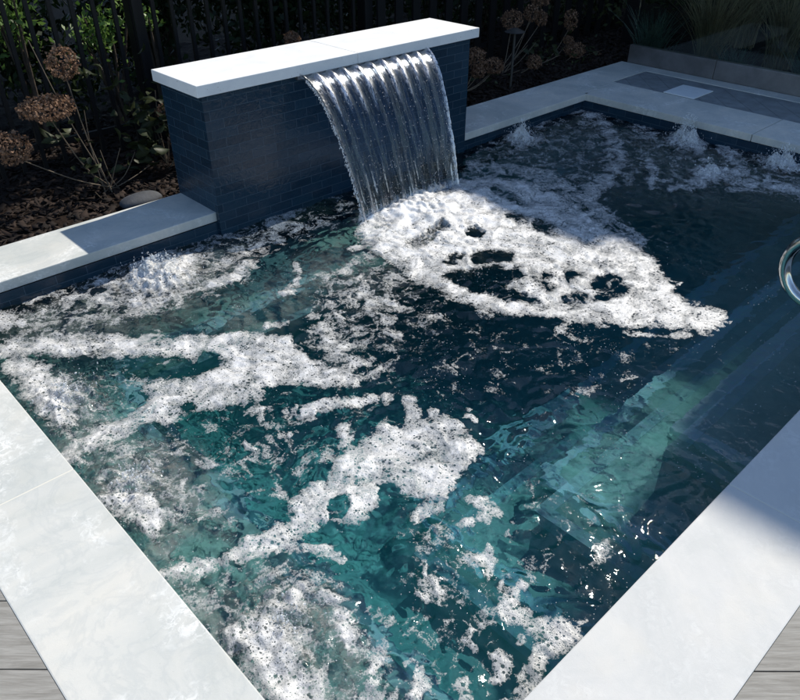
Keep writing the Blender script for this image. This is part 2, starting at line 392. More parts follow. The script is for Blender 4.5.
# ------------------------------------------------------------------ ground, deck
def ring_sheet(name, outer, hole, z, m, **kw):
    (a, b, c, d), (e, f, g, h) = outer, hole      # x0,x1,y0,y1
    bm = bmesh.new()
    xs = [a, e, f, b]; ys = [c, g, h, d]
    for i in range(3):
        for j in range(3):
            if i == 1 and j == 1: continue
            bm.faces.new([bm.verts.new((x, y, z)) for x, y in ((xs[i], ys[j]), (xs[i+1], ys[j]), (xs[i+1], ys[j+1]), (xs[i], ys[j+1]))])
    bmesh.ops.remove_doubles(bm, verts=bm.verts[:], dist=1e-5)
    return bm_obj(name, bm, m)
g = ring_sheet('ground', (-60, 90, -60, 90), (X0-.12, X1+.2, Y0-.12, Y1+.12), -.14, M_SOIL); tag(g, kind='structure')
# deck boards run across the view at 45 degrees to the pool
def deck():
    bm = bmesh.new()
    d1 = np.array([math.sin(YAW), -math.cos(YAW)]); d2 = np.array([math.cos(YAW), math.sin(YAW)])
    # seams pass through the two seen in the photograph
    s0 = np.array([.092, 1.33])@d2
    w = 0.196
    for k in range(-22, 6):
        a = s0+k*w+.002; b = s0+(k+1)*w-.002
        segs = [-5.0]+sorted(rng.uniform(-3.6, 4.6, 4))+[5.2]
        if k == 0: segs = [-5, -.55, 2.2, 5.2]
        for u0, u1 in zip(segs[:-1], segs[1:]):
            q = [d1*u+d2*v for u, v in ((u0+.0015, a), (u1-.0015, a), (u1-.0015, b), (u0+.0015, b))]
            top = [bm.verts.new((p[0], p[1], -.0025)) for p in q]; bot = [bm.verts.new((p[0], p[1], -.03)) for p in q]
            bm.faces.new(top)
            for i in range(4): bm.faces.new((top[i], bot[i], bot[(i+1) % 4], top[(i+1) % 4]))
    geom = lambda: bm.verts[:]+bm.edges[:]+bm.faces[:]
    return bm
def clip(bm, co, no):
    bmesh.ops.bisect_plane(bm, geom=bm.verts[:]+bm.edges[:]+bm.faces[:], plane_co=co, plane_no=no, clear_outer=True)
bm = deck(); clip(bm, (X0-.3435, 0, 0), (1, 0, 0)); clip(bm, (0, 3.79, 0), (0, 1, 0))
bm2 = deck(); clip(bm2, (0, Y0-.3435, 0), (0, 1, 0)); clip(bm2, (X0-.345, 0, 0), (-1, 0, 0))
tmp = bpy.data.meshes.new('t'); bm2.to_mesh(tmp); bm.from_mesh(tmp); bm2.free()
tag(bm_obj('deck', bm, M_DECK), kind='structure')
# sub-base under the deck, pavers and coping
tag(ring_sheet('deck_base', (-4, 6.52, -4, 3.79), (X0-.02, X1+.02, Y0-.02, 3.42), -.056, M_GROUT), kind='structure')
# ------------------------------------------------------------------ pool basin with steps and benches
def basin():
    bm = bmesh.new()
    def face(ps): bm.faces.new([bm.verts.new(p) for p in ps])
    x0, x1, y0, y1 = X0+.004, X1-.004, Y0+.004, Y1-.004; zt = -.30; zb = -1.15
    for (a, b) in (((x0, y0), (x1, y0)), ((x1, y0), (x1, y1)), ((x1, y1), (x0, y1)), ((x0, y1), (x0, y0))):
        face([(*a, zt), (*b, zt), (*b, zb), (*a, zb)])
    face([(x0, y0, zb), (x1, y0, zb), (x1, y1, zb), (x0, y1, zb)])
    return bm
pb = bm_obj('pool_basin', basin(), M_PLAST); tag(pb, kind='structure')
def band():
    bm = bmesh.new()
    x0, x1, y0, y1 = X0+.004, X1-.004, Y0+.004, Y1-.004
    for (a, b) in (((x0, y0), (x1, y0)), ((x1, y0), (x1, y1)), ((x1, y1), (x0, y1)), ((x0, y1), (x0, y0))):
        bm.faces.new([bm.verts.new(p) for p in ((*a, -CT), (*b, -CT), (*b, -.302), (*a, -.302))])
    return bm
bo = bm_obj('waterline_tile', band(), M_TILE, pb)
STEPS = [('step', 2.36, 5.28, .50, .88, -.40), ('step', 1.90, 5.28, .50, 1.17, -.65), ('step', 1.52, 5.28, .50, 1.50, -.90),
         ('bench', .445, 5.28, 2.88, 3.385, -.50), ('bench', .445, .93, .50, 2.87, -.50)]
trim = []
for nm, a, b, c, d, z in STEPS:
    so_ = box(nm, (a, b, c, d, -1.149, z), M_PLAST, pb)
    t_ = .06
    bm = bmesh.new()
    if nm == 'step' :
        add_box(bm, a-.003, b, d-t_, d+.003, z-t_, z+.003); add_box(bm, a-.003, a+t_, c, d-t_, z-t_, z+.003)
    elif d > 3: add_box(bm, .94, b, c-.003, c+t_, z-t_, z+.003)
    else: add_box(bm, b-t_, b+.003, c, d, z-t_, z+.003)
    to = bm_obj('edge_trim', bm, M_TRIM, so_); to.matrix_parent_inverse = Matrix.Identity(4)
# ------------------------------------------------------------------ water surface height
SPL = [(1.33, 3.20, .17, .050), (.62, 2.52, .15, .045), (.56, 1.90, .15, .040), (.60, 1.12, .17, .040), (4.30, 3.22, .13, .04),
       (5.17, 2.40, .13, .05), (5.20, 1.72, .14, .05), (4.75, 1.95, .14, .04), (2.9, 2.93, .22, .04)]
def wheight(x, y):
    wx = x+.10*pn(x*2.2, y*2.2, 11); wy = y+.10*pn(x*2.2, y*2.2, 12)
    h = .0105*fbm(wx*4.6, wy*4.6, 2, 1)
    rd = 1-np.abs(fbm(wx*9, wy*9, 2, 2))*2.2
    h = h+.0042*np.clip(rd, -1, 1)
    h = h+.0016*fbm(wx*26, wy*26, 2, 3)
    calm = 1-.72*sstep(1.6, 2.3, x)*(1-sstep(1.3, 1.9, y)); h = h*calm
    tu = 0
    for (sx, sy, r, a) in SPL:
        d2 = ((x-sx)**2+(y-sy)**2)/(r*r)
        g = np.exp(-d2); h = h+a*g*(.6+.5*pn(x*22, y*22, 5)); tu = tu+np.exp(-d2/6)
    h = h+np.clip(tu, 0, 1)*.007*fbm(x*20, y*20, 3, 6)
    return WZ+h
def axis(a, b, d0, d1):
    out = [a]; 
    while out[-1] < b: out.append(out[-1]+d0+(d1-d0)*(out[-1]-a)/(b-a))
    out[-1] = b; return np.array(out)
gx = axis(X0+.002, X1-.002, .007, .014); gy = axis(Y0+.002, Y1-.002, .007, .010)
GX, GY = np.meshgrid(gx, gy, indexing='ij'); GZ = wheight(GX, GY)
nx, ny = GX.shape
idx = np.arange(nx*ny).reshape(nx, ny)
top = np.stack([idx[:-1, :-1], idx[1:, :-1], idx[1:, 1:], idx[:-1, 1:]], -1).reshape(-1, 4)
V = np.stack([GX, GY, GZ], -1).reshape(-1, 3)
# skirt + bottom closes the body of water just inside the shell
per = np.concatenate([idx[:, 0], idx[-1, 1:], idx[-2::-1, -1], idx[0, -2:0:-1]])
ZB = -1.16
Vb = V[per].copy(); Vb[:, 2] = ZB
nb = len(V); m_ = len(per)
sk = np.array([(per[i], nb+i, nb+(i+1) % m_, per[(i+1) % m_]) for i in range(m_)])
Vc = np.concatenate([V, Vb, [[(X0+X1)/2, (Y0+Y1)/2, ZB]]]); cidx = nb+m_
Fq = np.concatenate([top, sk])
me = bpy.data.meshes.new('water')
tri = [(nb+i, cidx, nb+(i+1) % m_) for i in range(m_)]
nq = len(Fq); nt_ = len(tri)
me.vertices.add(len(Vc)); me.vertices.foreach_set('co', Vc.astype(np.float32).ravel())
me.loops.add(nq*4+nt_*3); me.loops.foreach_set('vertex_index', np.concatenate([Fq.ravel(), np.array(tri).ravel()]).astype(np.int32))
me.polygons.add(nq+nt_)
me.polygons.foreach_set('loop_start', np.concatenate([np.arange(nq)*4, nq*4+np.arange(nt_)*3]).astype(np.int32))
me.polygons.foreach_set('loop_total', np.concatenate([np.full(nq, 4), np.full(nt_, 3)]).astype(np.int32))
me.update(calc_edges=True); me.validate()
water = link('water', me, M_WATER, None, True); tag(water, kind='structure')
# ------------------------------------------------------------------ foam
# where foam floats, traced as pools and streaks of density and laid on the water
POLY = [ # density, softness(px), outline
 (1.06, 10, [(357,230),(368,218),(400,204),(430,190),(455,180),(490,176),(530,182),(565,197),(590,215),(620,235),(650,255),(665,275),(680,298),(700,306),(722,312),(729,320),(712,331),(690,331),(660,324),(620,326),(590,322),(560,319),(530,313),(500,313),(480,313),(470,302),(445,292),(430,287),(412,277),(395,264),(375,252),(362,240)]),
 (.96, 9, [(145,385),(160,380),(190,378),(205,375),(222,360),(205,350),(200,335),(225,332),(250,333),(290,340),(300,350),(330,370),(362,376),(360,385),(335,389),(310,388),(270,391),(262,400),(240,402),(215,408),(195,413),(180,418),(165,425),(150,415),(142,392)]),
 (.96, 10, [(385,417),(395,425),(410,425),(425,420),(437,415),(460,422),(470,435),(482,452),(470,465),(455,480),(447,488),(442,500),(425,500),(405,492),(398,485),(385,490),(372,510),(358,522),(335,520),(320,524),(300,540),(270,556),(245,562),(215,572),(178,582),(168,574),(200,562),(232,550),(262,530),(280,510),(295,495),(310,485),(325,482),(335,465),(345,450),(362,438),(378,430)]),
 (.43, 16, [(0,365),(30,360),(90,375),(110,400),(150,430),(190,430),(190,470),(230,500),(240,540),(180,575),(100,500),(0,380)]),
 (.44, 14, [(168,575),(250,560),(340,556),(350,600),(385,640),(405,700),(420,760),(240,760),(200,640)]),
 (.47, 12, [(55,292),(100,262),(120,242),(200,233),(245,218),(300,212),(310,232),(262,262),(250,285),(200,300),(180,312),(130,325),(80,330),(40,335),(0,330),(20,300)]),
 (.37, 14, [(230,205),(352,185),(362,225),(310,245),(235,250)]),
 (.45, 12, [(320,275),(365,246),(395,266),(415,285),(402,320),(402,345),(398,382),(370,385),(330,372),(300,345),(305,310)]),
 (.36, 12, [(400,285),(450,308),(455,322),(410,332),(398,320)]),
 (.34, 10, [(80,362),(150,368),(150,395),(120,425),(80,405)]),
 (.25, 20, [(400,315),(520,315),(700,335),(640,400),(540,400),(430,400),(400,380)]),
 (.35, 16, [(195,420),(330,395),(380,400),(350,440),(320,480),(280,505),(230,490),(195,460)]),
 (.34, 16, [(400,505),(470,520),(515,560),(520,620),(500,700),(400,740),(400,600)]),
 (.41, 12, [(470,142),(520,125),(588,102),(640,112),(700,132),(770,150),(820,165),(820,200),(740,192),(680,190),(640,188),(600,202),(560,192),(510,178),(462,172)]),
 (.42, 10, [(0,300),(40,295),(60,330),(130,335),(130,345),(0,345)]),
 (.27, 14, [(520,470),(640,500),(600,600),(520,600),(500,520)]),
]
LINE = [ # density, chain of (x, y, half width)
 (1.05,[(-20,350,10),(0,350,10),(50,345,9),(90,345,10),(140,347,10),(200,348,11),(240,350,12)]),
 (1.0,[(-20,318,10),(0,320,9),(22,324,4)]),
 (1.0,[(62,460,7),(80,448,9),(100,438,9),(130,425,9),(155,408,9),(180,395,12)]),
 (1.0,[(305,412,4),(335,405,5),(374,397,4)]),
 (1.0,[(165,575,6),(215,560,7),(240,550,7),(262,535,8)]),
 (.85,[(255,552,6),(300,548,5),(330,552,6),(343,562,5)]),
 (1.1,[(8,362,7),(35,380,15),(50,395,20),(60,412,14)]),
 (1.1,[(118,492,18),(138,508,18),(150,525,12)]),
 (1.1,[(235,640,10),(262,640,22),(290,650,22),(262,670,20),(290,690,22)]),
 (.9,[(325,595,6),(342,620,7),(352,650,6)]), (.8,[(372,612,8),(392,620,9)]),
 (.75,[(300,590,8),(290,610,8),(275,625,8)]), (.8,[(330,660,8),(320,690,10)]),
 (.8,[(375,660,6),(372,690,8)]),
 (1.05,[(130,258,10),(150,262,16),(172,266,12),(188,262,8)]),
 (.8,[(25,302,4),(45,293,5),(80,296,4),(110,300,5),(150,302,6),(180,300,6)]),
 (.85,[(100,285,6),(130,290,7),(160,292,8)]),
 (.8,[(205,262,3),(225,262,3),(242,257,4),(257,246,4),(262,244,3)]),
 (.9,[(212,284,4),(232,279,5),(243,270,5),(246,263,4)]),
 (.8,[(215,226,3),(250,214,4),(268,216,4),(290,215,4)]),
 (.75,[(215,222,2),(245,211,2.5),(300,202,2.2),(352,184,1.6)]),
 (.85,[(270,222,5),(282,225,5)]),(.8,[(295,222,3),(302,226,3)]),
 (.85,[(297,263,2.5),(299,275,3),(296,285,3.5),(282,293,4)]),
 (.75,[(318,275,4),(330,280,4)]), (.8,[(352,248,3),(370,243,4)]),
 (.85,[(362,278,5),(365,288,6),(360,296,4)]),(.85,[(335,272,4),(350,272,4)]),
 (.85,[(370,305,7),(385,298,5),(392,305,4)]),(.8,[(330,305,5),(338,315,5),(352,318,4)]),
 (.8,[(312,316,5),(320,318,3)]),(.9,[(322,330,9),(330,342,10),(342,350,8)]),(.85,[(352,362,7),(370,362,6)]),
 (.8,[(380,322,6),(395,320,5)]),(.75,[(385,335,4),(398,336,4)]), (.75,[(375,345,3),(395,350,3)]),
 (.9,[(268,325,4),(285,322,3)]),
 (.9,[(343,432,8),(346,440,7)]),(.8,[(290,434,4),(298,432,3)]),(.8,[(272,438,5),(280,435,4)]),(.75,[(248,447,5),(252,450,3)]),
 (.7,[(300,470,4),(308,462,5)]),(.75,[(278,490,8),(285,495,5)]),(.8,[(204,462,6),(212,466,4)]),(.8,[(386,398,5),(394,395,3)]),
 (.75,[(245,415,4),(260,410,5),(263,425,3)]),(.7,[(285,412,5),(295,410,4)]),
 (.95,[(410,404,6),(413,418,7)]),(.85,[(432,413,4),(440,412,3)]),(.85,[(467,418,3),(475,419,2.5)]),(.8,[(470,410,3),(471,411,2)]),
 (.95,[(470,500,5),(485,505,7),(495,512,6),(484,520,5)]),(.8,[(462,525,5),(470,522,5)]),
 (.9,[(425,510,7),(418,518,5)]),(.8,[(437,509,6)]),
 (.85,[(470,562,6),(482,556,6),(492,560,6),(488,570,5)]),(.85,[(434,580,6),(438,590,6)]),(.8,[(422,565,4),(424,575,4)]),
 (.8,[(490,546,5)]),(.8,[(506,531,4)]),(.75,[(415,595,4),(420,600,4)]),(.8,[(452,612,5),(448,620,4)]),
 (.95,[(503,583,6),(512,595,9),(508,612,8),(525,620,9),(545,628,11),(565,632,12)]),
 (.9,[(562,630,13),(548,650,12),(535,670,11),(525,690,10),(510,705,8)]),
 (.9,[(502,655,8),(505,670,8),(497,680,6)]),(.85,[(468,640,4),(475,650,4)]),(.85,[(465,685,7),(470,700,7)]),
 (.85,[(412,668,8),(424,680,7),(415,695,7)]),(.8,[(520,585,5),(528,590,4)]),(.75,[(516,630,5),(518,640,5)]),
 (.8,[(470,635,5),(475,632,5)]),(.75,[(490,622,5)]),(.75,[(580,620,4),(586,618,3)]),
 (.8,[(563,107,5),(590,112,6),(604,125,6),(614,142,8),(618,160,9),(606,180,9),(590,195,9)]),
 (.75,[(540,124,4),(555,112,4)]),(.7,[(530,135,4),(545,140,4)]),
 (.8,[(470,165,5),(500,168,6),(530,174,7),(560,185,8),(580,200,9),(610,222,9),(640,240,6)]),
 (.85,[(722,148,6),(735,158,8),(742,172,8),(720,178,7),(690,184,6),(672,188,4)]),
 (.8,[(735,185,7),(765,182,7),(790,190,7),(815,196,8)]),
 (.75,[(648,160,4),(655,175,5),(650,186,4)]),(.75,[(636,128,5),(655,135,5)]),
 (.9,[(515,138,9)]),(.9,[(688,140,9),(700,144,8)]),(.95,[(778,155,9),(795,160,9)]),
 (.7,[(620,262,2),(634,258,2)]),(.7,[(680,284,1.8)]),(.7,[(640,272,2)]),
 (.75,[(625,333,3),(660,336,3),(690,334,3)]), (.7,[(555,330,4),(562,327,4)]),
]
HOLE = [ # strength, outline of open water inside the foam
 (.85,6,[(470,262),(472,252),(490,249),(515,254),(514,263),(490,263),(476,268)]),
 (.9,4,[(465,231),(475,228),(486,234),(480,239),(468,237)]),
 (.9,4,[(446,258),(455,250),(464,254),(460,260),(450,262)]), (.8,3,[(440,262),(448,258),(456,264),(446,267)]),
 (.72,7,[(504,216),(515,211),(528,218),(530,224),(515,224)]), (.72,7,[(532,222),(545,219),(554,226),(546,231),(534,229)]),
 (.6,5,[(488,186),(500,185),(518,196),(532,206),(522,208),(505,200),(490,194)]),
 (.85,6,[(440,276),(452,271),(470,270),(482,266),(497,263),(508,267),(517,266),(524,274),(521,280),(512,279),(505,285),(515,290),(528,294),(540,300),(520,301),(506,302),(500,296),(486,292),(478,294),(462,288),(452,284)]),
 (.72,7,[(528,272),(540,276),(546,270),(556,274),(548,280),(556,288),(550,294),(540,290),(533,283)]),
 (.72,7,[(562,271),(578,268),(590,270),(584,277),(574,284),(566,283)]),
 (.72,7,[(592,276),(604,272),(618,272),(627,277),(622,283),(630,288),(622,297),(606,303),(594,300),(598,291),(590,287)]),
 (.72,7,[(563,292),(576,290),(588,296),(586,304),(570,308),(560,302)]),
 (.6,5,[(405,245),(425,232),(445,222),(450,230),(430,242),(415,250)]),
 (.9,4,[(204,352),(214,352),(220,356),(212,362),(203,364),(196,366),(198,358)]),
 (1.0,4,[(380,482),(395,480),(399,492),(386,500),(380,494)]),(.9,4,[(330,500),(345,495),(352,505),(345,516),(330,516)]),
 (.7,4,[(178,405),(195,403),(198,408),(185,412)]),
 (.8,4,[(410,668),(416,666),(417,676),(411,678)]),
 (1.0,8,[(170,545),(190,532),(215,535),(228,545),(215,556),(190,560),(178,556)]),
 (.9,8,[(255,505),(280,500),(290,515),(262,535),(245,530)]),
 (1.0,4,[(262,388),(285,386),(312,389),(300,394),(270,394)]),
]
def sdist(px, py, poly):
    P = np.array(poly, float); Q = np.roll(P, -1, 0); best = np.full(px.shape, 1e9); ins = np.zeros(px.shape, bool)
    for (ax, ay), (bx, by) in zip(P, Q):
        dx, dy = bx-ax, by-ay; L = dx*dx+dy*dy
        t = np.clip(((px-ax)*dx+(py-ay)*dy)/L, 0, 1)
        best = np.minimum(best, (px-ax-t*dx)**2+(py-ay-t*dy)**2)
        c = ((ay > py) != (by > py)) & (px < (bx-ax)*(py-ay)/(by-ay+1e-12)+ax); ins ^= c
    return np.where(ins, 1, -1)*np.sqrt(best)
def density(x, y):
    # positions on the still water level; meander keeps the traced edges from reading as drawn
    X = x+.018*fbm(x*9, y*9, 3, 21); Y = y+.018*fbm(x*9, y*9, 3, 22); X = X+.009*fbm(x*32, y*32, 2, 23); Y = Y+.009*fbm(x*32, y*32, 2, 24)
    z = np.full(x.shape, WZ+.004); px, py = proj(np.stack([X, Y, z], -1))
    D = np.full(x.shape, .08)
    def sub(x0, x1, y0, y1): return np.nonzero((px > x0) & (px < x1) & (py > y0) & (py < y1))
    for v, s, P in POLY:
        A = np.array(P); w = sub(A[:, 0].min()-2*s, A[:, 0].max()+2*s, A[:, 1].min()-2*s, A[:, 1].max()+2*s)
        if len(w[0]): D[w] = np.maximum(D[w], v*sstep(-s, s*.8, sdist(px[w], py[w], P)))
    for v, ch in LINE:
        if len(ch) == 1: ch = ch+[(ch[0][0]+1, ch[0][1], ch[0][2])]
        for (ax, ay, ar), (bx, by, br) in zip(ch[:-1], ch[1:]):
            m2 = 2.2*max(ar, br)+3
            w = sub(min(ax, bx)-m2, max(ax, bx)+m2, min(ay, by)-m2, max(ay, by)+m2)
            if not len(w[0]): continue
            dx, dy = bx-ax, by-ay; L = dx*dx+dy*dy
            t = np.clip(((px[w]-ax)*dx+(py[w]-ay)*dy)/L, 0, 1)
            d = np.hypot(px[w]-ax-t*dx, (py[w]-ay-t*dy)); r = ar+(br-ar)*t
            D[w] = np.maximum(D[w], .90*v*(1-sstep(.3, 2.1, d/r)))
    H = np.zeros(x.shape)
    for v, s, P in HOLE:
        A = np.array(P); w = sub(A[:, 0].min()-2*s, A[:, 0].max()+2*s, A[:, 1].min()-2*s, A[:, 1].max()+2*s)
        if len(w[0]): H[w] = np.maximum(H[w], v*sstep(-s*.7, s*.7, sdist(px[w], py[w], P)))
    return np.maximum(D-H, np.minimum(D, .20))
fx = axis(X0+.004, X1-.004, .0032, .0085); fy = axis(Y0+.004, Y1-.004, .0032, .0060)
FX, FY = np.meshgrid(fx, fy, indexing='ij')
D = density(FX, FY)
wx = FX+.07*fbm(FX*6, FY*6, 4, 31); wy = FY+.07*fbm(FX*6, FY*6, 4, 32)
n1 = fbm(wx*10, wy*10, 4, 33, .55)                       # clumps
n2 = 1-2.6*np.abs(fbm(wx*15, wy*15, 4, 37, .6))          # lace
n3 = fbm(wx*55, wy*55, 3, 41, .6)
core = np.exp(-(((FX-2.85)/.50)**2+((FY-2.7)/.42)**2))          # thick froth where the sheet lands
DD = np.minimum(D, 1.0)+.28*core*sstep(.5, 1, D)
FO = DD+(.36+.14*sstep(.5, .8, DD))*n1+.24*n2*(1-.65*sstep(.6, .95, DD))+.11*n3-.05
keep = (FO > .36)
cell = keep[:-1, :-1] & keep[1:, :-1] & keep[1:, 1:] & keep[:-1, 1:]
ii = np.arange(FX.size).reshape(FX.shape)
quads = np.stack([ii[:-1, :-1], ii[1:, :-1], ii[1:, 1:], ii[:-1, 1:]], -1)[cell]
used, inv = np.unique(quads, return_inverse=True)
uX, uY, uF, uD = (a.ravel()[used] for a in (FX, FY, FO, D))
th = sstep(.36, 1.1, uF)
big = np.exp(-(((uX-2.9)/.45)**2+((uY-2.75)/.35)**2))
uZ = wheight(uX, uY)+.0015+0.0032*th*(1+.6*n1.ravel()[used])+.024*big*sstep(.5, 1.1, uF)*(1+.7*fbm(uX*8, uY*8, 2, 51))+.0008*th*fbm(uX*60, uY*60, 2, 52)
foam = mesh_np('foam', np.stack([uX, uY, uZ], -1), inv.reshape(-1, 4), M_FOAM, None, True, {'foam': uF})
tag(foam, 'white bubbly foam drifting in streaks and patches on the pool water', 'foam', kind='stuff')
# milky bubble clouds just under the surface around the jets
bx_ = axis(X0+.01, X1-.01, .02, .03); by_ = axis(Y0+.01, Y1-.01, .02, .02); BX, BY = np.meshgrid(bx_, by_, indexing='ij')
pxy = proj(np.stack([BX, BY, np.full(BX.shape, WZ)], -1))
Bd = np.zeros(BX.shape)
for v, s, P in [(.95, 30, [(0,370),(60,375),(130,430),(190,450),(220,520),(200,570),(230,590),(330,590),(360,640),(380,760),(230,760)]),
                (.85, 25, [(60,290),(120,250),(240,230),(230,280),(150,320),(40,345),(0,320)]),
                (.8, 18, [(360,215),(460,180),(560,200),(580,240),(520,250),(430,270)]),
                (.55, 20, [(200,320),(340,235),(360,270),(260,330)]),
                (.7, 20, [(500,150),(590,110),(700,130),(800,170),(800,200),(600,200)])]:
    Bd = np.maximum(Bd, v*sstep(-s, s, sdist(*pxy, P)))
for v, s, P in HOLE: Bd = Bd*(1-np.clip(v, 0, 1)*sstep(-8, 2, sdist(*pxy, P)))
def m_milk():
    m, t, o = mat('aerated_water'); N = NB(t); tc = N('TexCoord'); v = tc.outputs['Object']
    a = N('Attribute'); a.attribute_name = 'foam'
    n = N.noise(14, 6, .7, v, 1.2); n2 = N.noise(60, 3, .7, v)
    f = N.math('MULTIPLY', a.outputs['Fac'], N.ramp(N.math('ADD', N.math('MULTIPLY', n, .7), N.math('MULTIPLY', n2, .3)), [(.36, (.08,)*3), (.60, (.9,)*3)]), clamp=True)
    d = N('BsdfDiffuse', i={'Color': (.62, .70, .68, 1)}); tr = N('BsdfTransparent'); ms = N('MixShader')
    t.links.new(f.outputs[0], ms.inputs[0]); t.links.new(tr.outputs[0], ms.inputs[1]); t.links.new(d.outputs[0], ms.inputs[2]); t.links.new(ms.outputs[0], o.inputs[0]); return m
k2 = Bd > .02; c2 = k2[:-1, :-1] & k2[1:, :-1] & k2[1:, 1:] & k2[:-1, 1:]
i2 = np.arange(BX.size).reshape(BX.shape); q2 = np.stack([i2[:-1, :-1], i2[1:, :-1], i2[1:, 1:], i2[:-1, 1:]], -1)[c2]
us, iv = np.unique(q2, return_inverse=True); bx1, by1, bd1 = BX.ravel()[us], BY.ravel()[us], Bd.ravel()[us]
milk = mesh_np('bubble_cloud', np.stack([bx1, by1, WZ-.055+.012*fbm(bx1*7, by1*7, 3, 61)], -1), iv.reshape(-1, 4), m_milk(), None, True, {'foam': bd1})
tag(milk, 'milky clouds of fine bubbles just under the churning water', 'bubbles', kind='stuff')
# ------------------------------------------------------------------ splashes over the jets
ico = bmesh.new(); bmesh.ops.create_icosphere(ico, subdivisions=1, radius=1); ico.verts.ensure_lookup_table()
ICV = np.array([v.co[:] for v in ico.verts]); ICF = np.array([[v.index for v in f.verts] for f in ico.faces]); ico.free()
def blobs(P, R, stretch=None):
    n = len(P); V = ICV[None]*np.asarray(R).reshape(n, 1, 1)
    if stretch is not None: V = V*stretch[:, None, :]
    V = V+np.asarray(P)[:, None, :]
    F = ICF[None]+(np.arange(n)*len(ICV))[:, None, None]
    return V.reshape(-1, 3), F.reshape(-1, 3)
def splash(x, y, r, h, ndrop, label, seed):
    R = np.random.default_rng(seed)
    z0 = float(wheight(np.array([x]), np.array([y]))[0])
    t = empty('splash', (x, y, WZ)); tag(t, label, 'water splash', 'jets splashing up round the pool edge')
    # lumpy mound of white water
    n = 96; a = np.linspace(-1, 1, n); A, B = np.meshgrid(a, a, indexing='ij'); rr = np.hypot(A, B)
    wx_, wy_ = x+A*r*1.25, y+B*r*1.25
    nn = fbm(wx_*24, wy_*24, 5, seed % 40, .62); sp = np.clip(1-2.2*np.abs(fbm(wx_*32, wy_*32, 3, seed % 40+7, .6)), 0, 1)**2
    base = np.exp(-(rr*1.9)**2)
    nn2 = fbm(wx_*13, wy_*13, 3, seed % 40)
    Z = wheight(wx_, wy_)-.004+base*h*(1 if x > 1 else .5)*(.42+.55*nn2+.12*nn+.10*sp)
    Fo = 1.25*np.exp(-(rr*1.15)**2)*(1 if x > 1 else .62)+(.45 if x > 1 else .7)*nn+.06
    k = (Fo > .40) & (rr < 1) & (wx_ > X0+.01) & (wx_ < X1-.01) & (wy_ > Y0+.01) & (wy_ < Y1-.01)
    cc = k[:-1, :-1] & k[1:, :-1] & k[1:, 1:] & k[:-1, 1:]
    i_ = np.arange(n*n).reshape(n, n); q = np.stack([i_[:-1, :-1], i_[1:, :-1], i_[1:, 1:], i_[:-1, 1:]], -1)[cc]
    u, v = np.unique(q, return_inverse=True)
    mesh_np('white_water', np.stack([wx_.ravel()[u], wy_.ravel()[u], Z.ravel()[u]], -1), v.reshape(-1, 4), M_FOAM, t, True, {'foam': np.clip(Fo.ravel()[u], 0, 1.05 if x > 1 else .62)})
    th = R.uniform(0, 2*math.pi, ndrop); rad = r*.75*np.abs(R.normal(0, .55, ndrop)); hh = h*R.uniform(.1, 1.0, ndrop)**1.5*np.exp(-(rad/r)**2*.9)*1.45
    P = np.stack([x+rad*np.cos(th), y+rad*np.sin(th), z0+hh], -1)
    ok = (P[:, 0] > X0+.01) & (P[:, 1] > Y0+.01) & (P[:, 0] < X1-.02) & (P[:, 1] < Y1-.02); P = P[ok]
    Rr = R.uniform(.0010, .0034, len(P))*(1+1.2*(R.random(len(P)) < .15))
    Rr = Rr*.7; st = np.stack([np.ones(len(P)), np.ones(len(P)), 1+R.random(len(P))**2*2.5], -1)
    v_, f_ = blobs(P, Rr, st); mesh_np('droplets', v_, f_, M_DROP, t, True)['kind'] = 'stuff'
    return t
splash(1.35, 3.17, .20, .075, 700, 'white splash against the far left coping beside the blue wall', 101)
splash(.60, 2.50, .17, .03, 260, 'frothy splash at the left pool edge by the slab joint', 102)
splash(.57, 1.90, .14, .025, 220, 'frothy splash against the near left coping halfway down', 103)
splash(.62, 1.12, .17, .028, 260, 'broad patch of boiling white water at the bottom of the picture', 104)
splash(4.31, 3.24, .13, .11, 700, 'shaded splash beside the coping right of the waterfall wall', 105)
splash(5.16, 2.40, .13, .13, 800, 'tall shaded splash below the white square lid', 106)
splash(5.20, 1.70, .15, .09, 800, 'shaded splash at the right edge of the picture', 107)
splash(4.72, 1.98, .13, .045, 80, 'low shaded foam mound between the two right hand splashes', 108)
# loose flecks of bubbles and drops scattered on open water
def flecks():
    n = 5200; P = np.stack([rng.uniform(X0+.02, 3.6, n), rng.uniform(Y0+.02, 3.35, n)], -1)
    cl = fbm(P[:, 0]*3, P[:, 1]*3, 3, 71); P = P[(cl > -.05)]
    z = wheight(P[:, 0], P[:, 1]); R = rng.uniform(.0008, .0026, len(P))**1.0
    v, f = blobs(np.column_stack([P, z+.0004]), R, np.tile([1, 1, .6], (len(P), 1)))
    return mesh_np('bubble_flecks', v, f, M_DROP, None, True)
tag(flecks(), 'tiny loose bubbles and drops speckled over the dark water', 'bubbles', kind='stuff')
# ------------------------------------------------------------------ fountain wall
WX0, WX1, WY, WYB = 1.84, 3.835, 3.372, 3.79
fwall = empty('fountain_wall', (2.84, 3.58, 0)); tag(fwall, 'dark blue brick tiled fountain wall with thick white stone cap', 'fountain wall')
box('tiled_body', (WX0, WX1, WY, WYB, -1.1, .63), M_TILE, fwall)
box('cap_slab', (1.805, 2.846, 3.345, 3.80, .632, .690), M_CAP, fwall, .003)
box('cap_slab', (2.849, 3.892, 3.345, 3.80, .632, .690), M_CAP, fwall, .003)
box('spout_lip', (2.42, 3.415, 3.352, 3.38, .612, .631), M_BRUSH, fwall)
